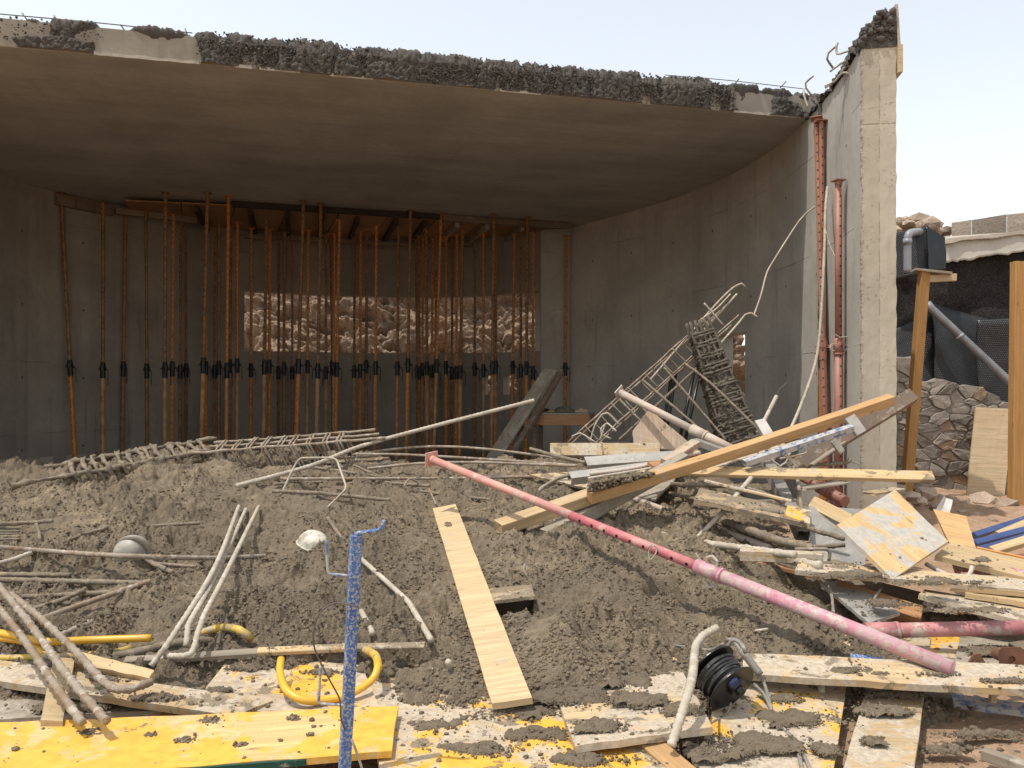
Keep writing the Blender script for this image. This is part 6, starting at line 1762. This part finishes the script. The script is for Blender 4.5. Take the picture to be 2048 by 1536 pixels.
bar('long bar lying level across the helmet from the picture edge', [(-40, 1091, .14), (120, 1104, .14), (250, 1112, .15), (420, 1116, .08), (530, 1112, .03)], .015, REBAR, ribs=.2, curve=True, step=.015)
bar('short pale bar at the picture edge under the long level bar', [(-30, 1134, .12), (30, 1118, .12), (64, 1104, .12)], .014, REBAR_PALE)
bar('caked bar lying level below the helmet', [(-40, 1158, .05), (120, 1162, .05), (285, 1166, .03)], .015, REBAR_MUD, cake=.004)
bar('caked bar at the picture edge just above the level bar', [(-40, 1148, .04), (140, 1150, .04)], .013, REBAR_MUD, cake=.004)
bar('ribbed bar sloping across the concrete below the helmet', [(60, 1246, .04), (165, 1208, .05), (235, 1184, .06), (300, 1162, .05)], .015, REBAR, ribs=.22, step=.014)
bar('caked bar sloping beside the hooked bar', [(25, 1195, .03), (120, 1190, .03), (225, 1184, .03)], .013, REBAR_MUD, cake=.004)
bar('short caked bar sloping up from the yellow hose', [(120, 1272, .05), (160, 1252, .05), (185, 1244, .04)], .014, REBAR, cake=.003)
bar('caked thin bar under the ribbed sloping bar', [(40, 1225, .03), (110, 1205, .03), (170, 1180, .03)], .012, REBAR_MUD, cake=.004)
bar('muddy bar with a white tip beside the helmet', [(262, 1098, .06), (300, 1124, .05), (344, 1144, .03)], .014, REBAR_MUD, cake=.003)
bar('thin bar just behind the muddy bar with the white tip', [(302, 1126, .03), (345, 1130, .03), (392, 1133, .02)], .011, REBAR)
bar('caked bar sloping down the heap above the helmet', [(110, 1090, .03), (170, 1068, .03), (215, 1055, .03)], .012, REBAR_MUD, cake=.004)
bar('caked bar half sunk near the hollow in the heap', [(250, 1058, .03), (330, 1050, .03), (400, 1046, .03)], .012, REBAR_MUD, cake=.004)
bar('caked bar at the picture edge with a bent-down tail', [(-40, 1050, .07), (50, 1046, .07), (106, 1042, .06)], .014, REBAR_MUD, cake=.006)
bar('caked stub hanging from the bar at the picture edge', [(72, 1048, .07), (78, 1062, .06), (80, 1080, .02)], .012, REBAR_MUD, cake=.003)
for k in range(5):
    bar('caked bar in the small bundle at the heap edge, %s from the top' % ORD[k], [(-40, 1056 + 6 * k, .03 + .005 * k), (40, 1058 + 5 * k, .03)], .010, REBAR_MUD, cake=.003, group='small bundle of caked bars')
# centre
bar('long pale ribbed bar reaching up to the leaning boards', [(472, 972, .05), (620, 932, 7.6), (720, 893, 8.0), (850, 857, 8.1), (1068, 801, 8.3)], .019, REBAR_PALE, curve=True, ribs=.2, step=.02)
bar('thin bar bent into a tall open stirrup on the heap', [(560, 993, .0), (590, 930, 7.2), (600, 916, 7.2), (655, 915, 7.1), (673, 918, 7.1), (692, 972, 6.8), (690, 980, 6.75), (655, 1015, .02)], .0085, REBAR_PALE, bend=.05)
bar('bowed bar arching above the heap towards the profiles', [(705, 910, 8.0), (790, 898, 8.1), (870, 893, 8.1), (960, 897, 8.0), (1070, 910, 7.9), (1160, 924, 7.7)], .012, REBAR, curve=True)
bar('second bowed bar below the arching one', [(710, 908, 7.9), (800, 909, 7.9), (900, 914, 7.8), (1010, 921, 7.7), (1155, 931, 7.5)], .012, REBAR, curve=True)
bar('third bar running behind the pink prop head', [(735, 937, .03), (840, 927, 7.6), (960, 925, 7.6), (1150, 932, 7.4)], .012, REBAR, curve=True, cake=.002)
bar('straight caked bar under the tall open stirrup, topmost', [(545, 952, .05), (570, 958, .05), (750, 957, .05), (900, 957, .05), (1065, 953, .05)], .014, REBAR, cake=.002)
bar('caked bar just below the topmost straight bar', [(550, 968, .04), (640, 964, .04), (760, 964, .03), (860, 972, .02)], .013, REBAR_MUD, cake=.004)
bar('caked bar sloping to the hollow below the stirrup', [(545, 982, .04), (640, 986, .04), (780, 1000, .02)], .014, REBAR_MUD, cake=.005)
bar('caked bar sloping from the crest cage to the heap', [(630, 935, .05), (700, 945, .05), (790, 958, .03)], .013, REBAR_MUD, cake=.004)
bar('caked bar leaning off the crest cage end', [(708, 930, .06), (740, 945, .04), (775, 958, .03)], .012, REBAR_MUD, cake=.004)
bar('thin bars crossing in a peak before the straight bars', [(808, 974, .03), (818, 955, .12), (845, 970, .04)], .008, REBAR)
bar('thin caked wire bar trailing to the plank head', [(840, 982, .03), (925, 994, .03), (1000, 1000, .02)], .011, REBAR_MUD, cake=.003)
bar('short thin bar standing askew above the plank head', [(858, 978, .08), (872, 1008, .02)], .008, REBAR)
bar('bar sloping out of the heap under the blue post crank', [(655, 1035, .06), (684, 1078, .05)], .013, REBAR_MUD, cake=.003)
bar('long bar sloping down from the blue post, pale at its foot', [(722, 1118, .05), (775, 1165, .08), (818, 1205, .10), (862, 1280, .08)], .0145, REBAR_PALE, ribs=.2, cake=.002, step=.014)
bar('short pale bar with a broken tip behind the blue post', [(722, 1222, .09), (745, 1266, .08)], .015, REBAR_PALE, ribs=.2)
bar('short bar stub standing beside the plank foot', [(896, 1322, .07), (902, 1342, .0)], .014, REBAR_PALE)
bar('hooked bar from the concrete caught on the slotted profile', [(1065, 995, .03), (1085, 975, .10), (1120, 955, .22), (1140, 950, .25), (1150, 960, .2)], .016, REBAR, curve=True, cake=.002)
bar('bar end between the arching bars and the profile', [(1060, 897, 7.9), (1110, 912, 7.7), (1170, 925, 7.5)], .016, REBAR_MUD, cake=.003)
bar('thin bar standing at the end of the upper profile', [(1203, 884, 7.5), (1207, 910, 7.5)], .009, REBAR_PALE)
bar('thin bent bar standing on the pale beam', [(1200, 880, 8.0), (1212, 843, 8.0), (1232, 862, 7.9)], .008, REBAR_PALE)
bar('thin curl of wire standing in the concrete beside the plank', [(1062, 1165, .01), (1052, 1150, .05), (1047, 1138, .08), (1050, 1128, .09)], .006, REBAR, curve=True)
bar('short pale sliver lying on the concrete above the reel', [(1510, 1262, .03), (1536, 1258, .03)], .008, REBAR_PALE)
bar('pale bent bar standing in front of the square grey board', [(1342, 1492, .08), (1372, 1400, .22), (1385, 1350, .26), (1392, 1290, .27), (1405, 1272, .27), (1433, 1256, .27)], .0165, REBAR_PALE, ribs=.28, curve=True, step=.011)

# ------------------------------------------------------------------ helmets
def helmet(label, c, r, axis, mat, fwd):
    z = Vector(axis).normalized()
    M = Matrix.Translation(c) @ rot_to(fwd, z)
    R = root('hard_hat', label, 'hard hat', M=M)
    V = []; Fc = []; n = 28; m = 9
    for j in range(m + 1):
        a = j / m * math.pi / 2
        for k in range(n):
            t = 2 * math.pi * k / n
            rr_ = math.cos(a)
            ridge = .045 * max(0, 1 - abs(math.sin(t)) * 7) * (1 - .5 * rr_) if j < m else 0
            V.append((1.18 * r * rr_ * math.cos(t), r * rr_ * math.sin(t), r * (1.0 * math.sin(a) + ridge)))
    for j in range(m):
        for k in range(n):
            Fc.append((j * n + k, j * n + (k + 1) % n, (j + 1) * n + (k + 1) % n, (j + 1) * n + k))
    N_ = len(V); V += [(x * .955, y * .955, z_ * .955) for x, y, z_ in V]
    Fc += [tuple(N_ + q for q in f[::-1]) for f in Fc]
    mk('shell', V, Fc, mat, R, True, M=M)
    V = []; Fc = []
    for z_ in (.004, -.006):
        for q, s in ((0, .99), (1, 1.0)):
            for k in range(n):
                t = 2 * math.pi * k / n
                ex = (.10 + .36 * max(0, math.cos(t)) ** 1.5) * q
                V.append(((1.18 * s + ex) * r * math.cos(t), (s + ex * .6) * r * math.sin(t), z_ - .10 * r * q * max(0, math.cos(t))))
    for k in range(n):
        k2 = (k + 1) % n
        Fc += [(k, n + k, n + k2, k2), (2 * n + k2, 3 * n + k2, 3 * n + k, 2 * n + k), (n + k, 3 * n + k, 3 * n + k2, n + k2), (k2, 2 * n + k2, 2 * n + k, k)]
    mk('brim', V, Fc, mat, R, True, M=M)
    return R
helmet('white hard hat splashed with concrete, upright on the heap behind the blue post', G(630, 1106, .02) + Vector((-.02, .04, .05)), .105, (.12, -.12, 1), HELMET, (.9, -.5, -.25))
helmet('grey muddy hard hat tipped on its side under the long level bar', G(262, 1124, .0) + Vector((-.01, .02, .06)), .108, (-.25, -.75, -.55), HELMET_DIRTY, (.8, -.5, .6))

# ------------------------------------------------------------------ cable reel
ax = Vector((.48, -.70, -.46)).normalized()
cf = P(1424, 1336, 3.62); L = .125
M = Matrix.Translation(cf) @ rot_to(ax, (0.3, -.3, 1))
reel = root('cable_reel', 'black cable reel lying on its side on the worn yellow panel', 'cable reel', M=M)
RY = Matrix.Rotation(math.radians(90), 4, 'Y')
def disc(r, x0, x1, hole=0.0):
    n = 40; V = []
    for x, q in ((x0, r * .985), (x0 + .002, r), (x1 - .002, r), (x1, r * .985)):
        for k in range(n): V.append((x, q * math.cos(2 * math.pi * k / n), q * math.sin(2 * math.pi * k / n)))
    Fc = [(j * n + k, j * n + (k + 1) % n, (j + 1) * n + (k + 1) % n, (j + 1) * n + k) for j in range(3) for k in range(n)]
    Fc += [tuple(range(n - 1, -1, -1)), tuple(3 * n + k for k in range(n))]
    return V, Fc
v = disc(.128, -.006, .002); mk('flange', v[0], v[1], BLACK, reel, M=M)
v = disc(.128, L - .002, L + .006); mk('flange', v[0], v[1], BLACK, reel, M=M)
v = xf(cyl_data(.05, .05, .003, L - .003, 20), RY); mk('drum', v[0], v[1], BLACK, reel, M=M)
coil = []
for layer, rr_ in enumerate((.078, .086, .094)):
    m = 8 if layer < 2 else 7
    pts = []
    for i in range(m * 28):
        a = 2 * math.pi * i / 28; xx = .012 + (L - .024) * (i / (m * 28)) if layer % 2 == 0 else L - .012 - (L - .024) * (i / (m * 28))
        w = rr_ + .004 * math.sin(i * .37 + layer) + (.006 * math.sin(xx * 40))
        pts.append(Vector((xx + .004 * math.sin(i * .11), w * math.cos(a), w * math.sin(a))))
    coil.append(tube_data(pts, .0072, 6))
v = join(*coil); mk('wound_cable', v[0], v[1], CABLE_BLACK, reel, True, M=M)
v = join(xf(cyl_data(.046, .040, L + .007, L + .03, 20), RY), xf(cyl_data(.024, .020, L + .031, L + .05, 14), RY)); mk('socket_hub', v[0], v[1], BLACK, reel, M=M @ Matrix.Translation((0, .01, .02)))
v = xf(cyl_data(.026, .022, L + .008, L + .02, 16), RY); mk('socket', v[0], v[1], BLUE_CLEAN, reel, M=M @ Matrix.Translation((0, -.035, .055)))
tube('handle', resample(fillet([M @ Vector(q) for q in ((-.008, .05, .09), (-.008, .05, .16), (.04, .05, .175), (.08, .05, .155))], .02), .02), .010, CABLE_GREY, reel, n=8)
# its cables
d = 3.75
tag(tube('power_cable', catmull([P(1452, 1282, 3.85), P(1462, 1278, 3.83), P(1475, 1292, 3.8), P(1480, 1300, 3.78), P(1516, 1345, 3.72), P(1528, 1366, 3.7), P(1538, 1400, 3.62), G(1548, 1440, .05), G(1572, 1462, .045), G(1592, 1490, .04), G(1600, 1520, .04), G(1608, 1560, .04)], .02), .0085, CABLE_GREY, n=8), 'grey power cable curving from the reel over the yellow panel', 'cable')
tag(tube('cable_joint', [P(1480, 1297, 3.77), P(1490, 1310, 3.76), P(1516, 1343, 3.71), P(1520, 1349, 3.7)], .017, CABLE_GREY, n=10, cake=.003), 'thick taped joint in the cable above the reel', 'cable joint')
tag(tube('power_cable', catmull([P(1508, 1368, 3.7), P(1530, 1392, 3.62), G(1545, 1430, .05), G(1556, 1452, .04), G(1590, 1478, .04), G(1612, 1520, .04), G(1628, 1560, .04)], .02), .0075, CABLE_GREY, n=8), 'second grey cable running beside the first to the picture bottom', 'cable')
tag(tube('power_cable', catmull([G(1300, 1292, .04), G(1330, 1290, .05), G(1372, 1294, .05), G(1420, 1300, .06), P(1446, 1288, 3.9)], .02), .0075, CABLE_GREY, n=8), 'cable leaving the reel over the wet concrete', 'cable')
tag(tube('thin_rope', catmull([P(1462, 1405, 3.52), P(1455, 1425, 3.5), G(1440, 1436, .06), G(1425, 1444, .14)], .02), .005, CABLE_GREY, n=6), 'short frayed rope hanging from the reel hub', 'rope')

# ------------------------------------------------------------------ splashes of concrete lying over the boards
def plank_z(x, y):
    t = (y - PLA.y) / (PLB.y - PLA.y)
    return PLA.z + (PLB.z - PLA.z) * t
SPC = []
def splats(items, name, label):
    VV = []; FF = []
    for k, (c, rx, ry, h) in enumerate(items):
        n = int(min(90, max(24, rx / .007)))
        a = np.linspace(-1.25, 1.25, n)
        A_, B_ = np.meshgrid(a, a)
        x = c.x + A_ * rx; y = c.y + B_ * ry
        r = np.sqrt(A_ ** 2 + B_ ** 2)
        m = .80 - r + 1.5 * fbm(x * 8 + k, y * 9, 600 + k, 5)
        cz = plank_z(x, y) if c.z < -5 else c.z
        q = min(1, h / .03)
        z = cz - .006 - .02 * sstep(.0, -.3, m) + (np.clip(m, 0, .7) * h * .38 + sstep(.0, .3, m) * (.014 * crumb(x, y, .036, 601) + .010 * crumb(x, y, .019, 602)) * q + .006 * sstep(0, .1, m))
        if h > .005:
            gg = np.random.default_rng(900 + k)
            nn = int(min(1400, 16 + rx * ry * 3.14 * 15000 * (1 if h < .1 else .25)))
            aa = gg.normal(0, .62, nn); bb = gg.normal(0, .62, nn)
            xi = np.clip(((aa + 1.25) / 2.5 * (n - 1)), 0, n - 1).astype(int); yi = np.clip(((bb + 1.25) / 2.5 * (n - 1)), 0, n - 1).astype(int)
            for q_ in range(nn):
                mm_ = m[yi[q_], xi[q_]]
                if mm_ < -.55: continue
                rr_ = (.0025 + .009 * gg.random() ** 2.6) * (1 if mm_ > 0 else .75)
                SPC.append(((c.x + aa[q_] * rx, c.y + bb[q_] * ry, cz + max(0, mm_) * h * .5 + rr_ * .4), rr_))
        V = np.stack([x, y, z], -1).reshape(-1, 3)
        i = np.arange((n - 1) ** 2); q = (i // (n - 1)) * n + i % (n - 1)
        Fc = np.stack([q, q + 1, q + n + 1, q + n], -1)
        keep = (m.reshape(-1)[Fc] > -.12).all(1)
        FF.append(Fc[keep] + sum(len(v) for v in VV)); VV.append(V)
    kind(mk(name, np.concatenate(VV), np.concatenate(FF), MUDM, None, False), 'stuff', label)
sp = []
for x, y, z, rx, ry, h in ((1190, 1352, .10, .34, .13, .05), (1130, 1400, .085, .22, .10, .05), (1255, 1400, .118, .16, .07, .03), (1340, 1420, .12, .10, .05, .02), (1205, 1452, .10, .12, .05, .025),
                           (900, 1400, .06, .20, .07, .04), (1000, 1425, .05, .22, .07, .035), (860, 1450, .05, .12, .05, .025), (1080, 1470, .045, .16, .06, .03), (960, 1500, .045, .14, .05, .02), (1180, 1520, .04, .14, .05, .025),
                           (830, 1395, .065, .10, .04, .03), (1500, 1490, .05, .22, .10, .022), (1600, 1440, .05, .16, .07, .025), (1560, 1400, .055, .16, .05, .025), (1420, 1510, .045, .10, .05, .015), (1650, 1500, .05, .06, .06, .015),
                           (1560, 1330, .14, .10, .03, .014), (1700, 1344, .15, .16, .035, .018), (1880, 1350, .165, .10, .03, .012), (2000, 1362, .17, .12, .03, .014), (1770, 1350, .155, .09, .025, .014),
                           (1760, 1420, .055, .12, .05, .016), (1790, 1390, .055, .16, .035, .018), (1740, 1480, .05, .06, .04, .012),
                           (500, 1335, .105, .12, .04, .02), (440, 1380, .10, .08, .03, .015), (640, 1345, .10, .10, .03, .02), (560, 1310, .11, .30, .05, .05), (720, 1300, .11, .26, .05, .05), (820, 1300, .10, .2, .05, .05), (390, 1312, .10, .22, .05, .04),
                           (60, 1330, .125, .12, .05, .018), (200, 1360, .115, .10, .04, .014), (330, 1395, .11, .12, .035, .014), (150, 1415, .05, .16, .04, .02),
                           (1700, 1150, .36, .22, .06, .03), (1880, 1165, .36, .24, .05, .03), (1640, 1130, .36, .16, .07, .05), (1960, 1120, .38, .08, .05, .03), (1780, 1210, .25, .16, .08, .03),
                           (1960, 1220, .28, .20, .05, .02), (1800, 1300, .07, .10, .05, .02), (1900, 1235, .07, .16, .08, .03), (1990, 1300, .075, .16, .06, .012), (1890, 1400, -.02, .2, .05, .03), (1980, 1470, -.02, .3, .03, .03), (1870, 1500, -.02, .12, .04, .02)):
    sp.append((Pz(x, y, z), rx, ry, h))
for x, y, rx in ((420, 1441, .05), (585, 1436, .03), (300, 1470, .03), (365, 1480, .05), (620, 1470, .025), (180, 1465, .04), (690, 1440, .03), (480, 1490, .03)):
    sp.append((Pz(x, y, .107 - .02 * (y - 1420) / 90), rx, rx * .7, .008))
for x, y in ((900, 1044), (917, 1092), (950, 1170)):
    t = (y - 1012) / (1402 - 1012); d_ = 1 / (1 / PLA.y + (1 / PLB.y - 1 / PLA.y) * t)
    v = P(x + (3 if y < 1100 else 10), y, d_); v.z = -9
    sp.append((v, (.05 if y < 1100 else .025), .10 if y < 1060 else (.07 if y < 1100 else .03), .002))
for x, y, rx, ry, h in ((1460, 975, .42, .22, .13), (1580, 1008, .30, .25, .12), (1400, 1010, .3, .2, .08), (1520, 1055, .35, .2, .06), (1330, 1010, .2, .15, .05)):
    c = G(x, y, 0.0); sp.append((c + Vector((0, 0, -.01)), rx, ry, h))
splats(sp, 'concrete_splashes', 'patches of wet concrete splashed over boards and panels')

kind(clods('splash_crumbs', SPC, MUDM, 19, .8), 'stuff', 'crumbs around the splashed concrete')

# ------------------------------------------------------------------ crumbs of concrete on the boards
g = np.random.default_rng(12)
pc = []
for a, b, c, dd, k in CLODS:
    area = (b - a).length * (dd - a).length
    nrm = (b - a).cross(dd - a).normalized()
    if nrm.z < 0: nrm = -nrm
    for i in range(int(area * 520 * k)):
        s, t = g.random(), g.random()
        p = a * (1 - s) * (1 - t) + b * s * (1 - t) + c * s * t + dd * (1 - s) * t
        nz = float(fbm(np.array(p.x * 5.0), np.array(p.y * 5.0), 500, 3))
        if nz + .25 * k < g.random() * .55: continue
        r = .0025 + .012 * g.random() ** 4
        pc.append((p + nrm * r * .3, r))
for i in range(900):
    x, y = g.uniform(-40, 2080), g.uniform(1330, 1560)
    p = G(x, y, .0); pc.append((p + Vector((0, 0, .002)), .004 + .016 * g.random() ** 3))
kind(clods('concrete_crumbs', pc, MUDM, 9, .75), 'stuff', 'crumbs of wet concrete scattered over boards and earth')
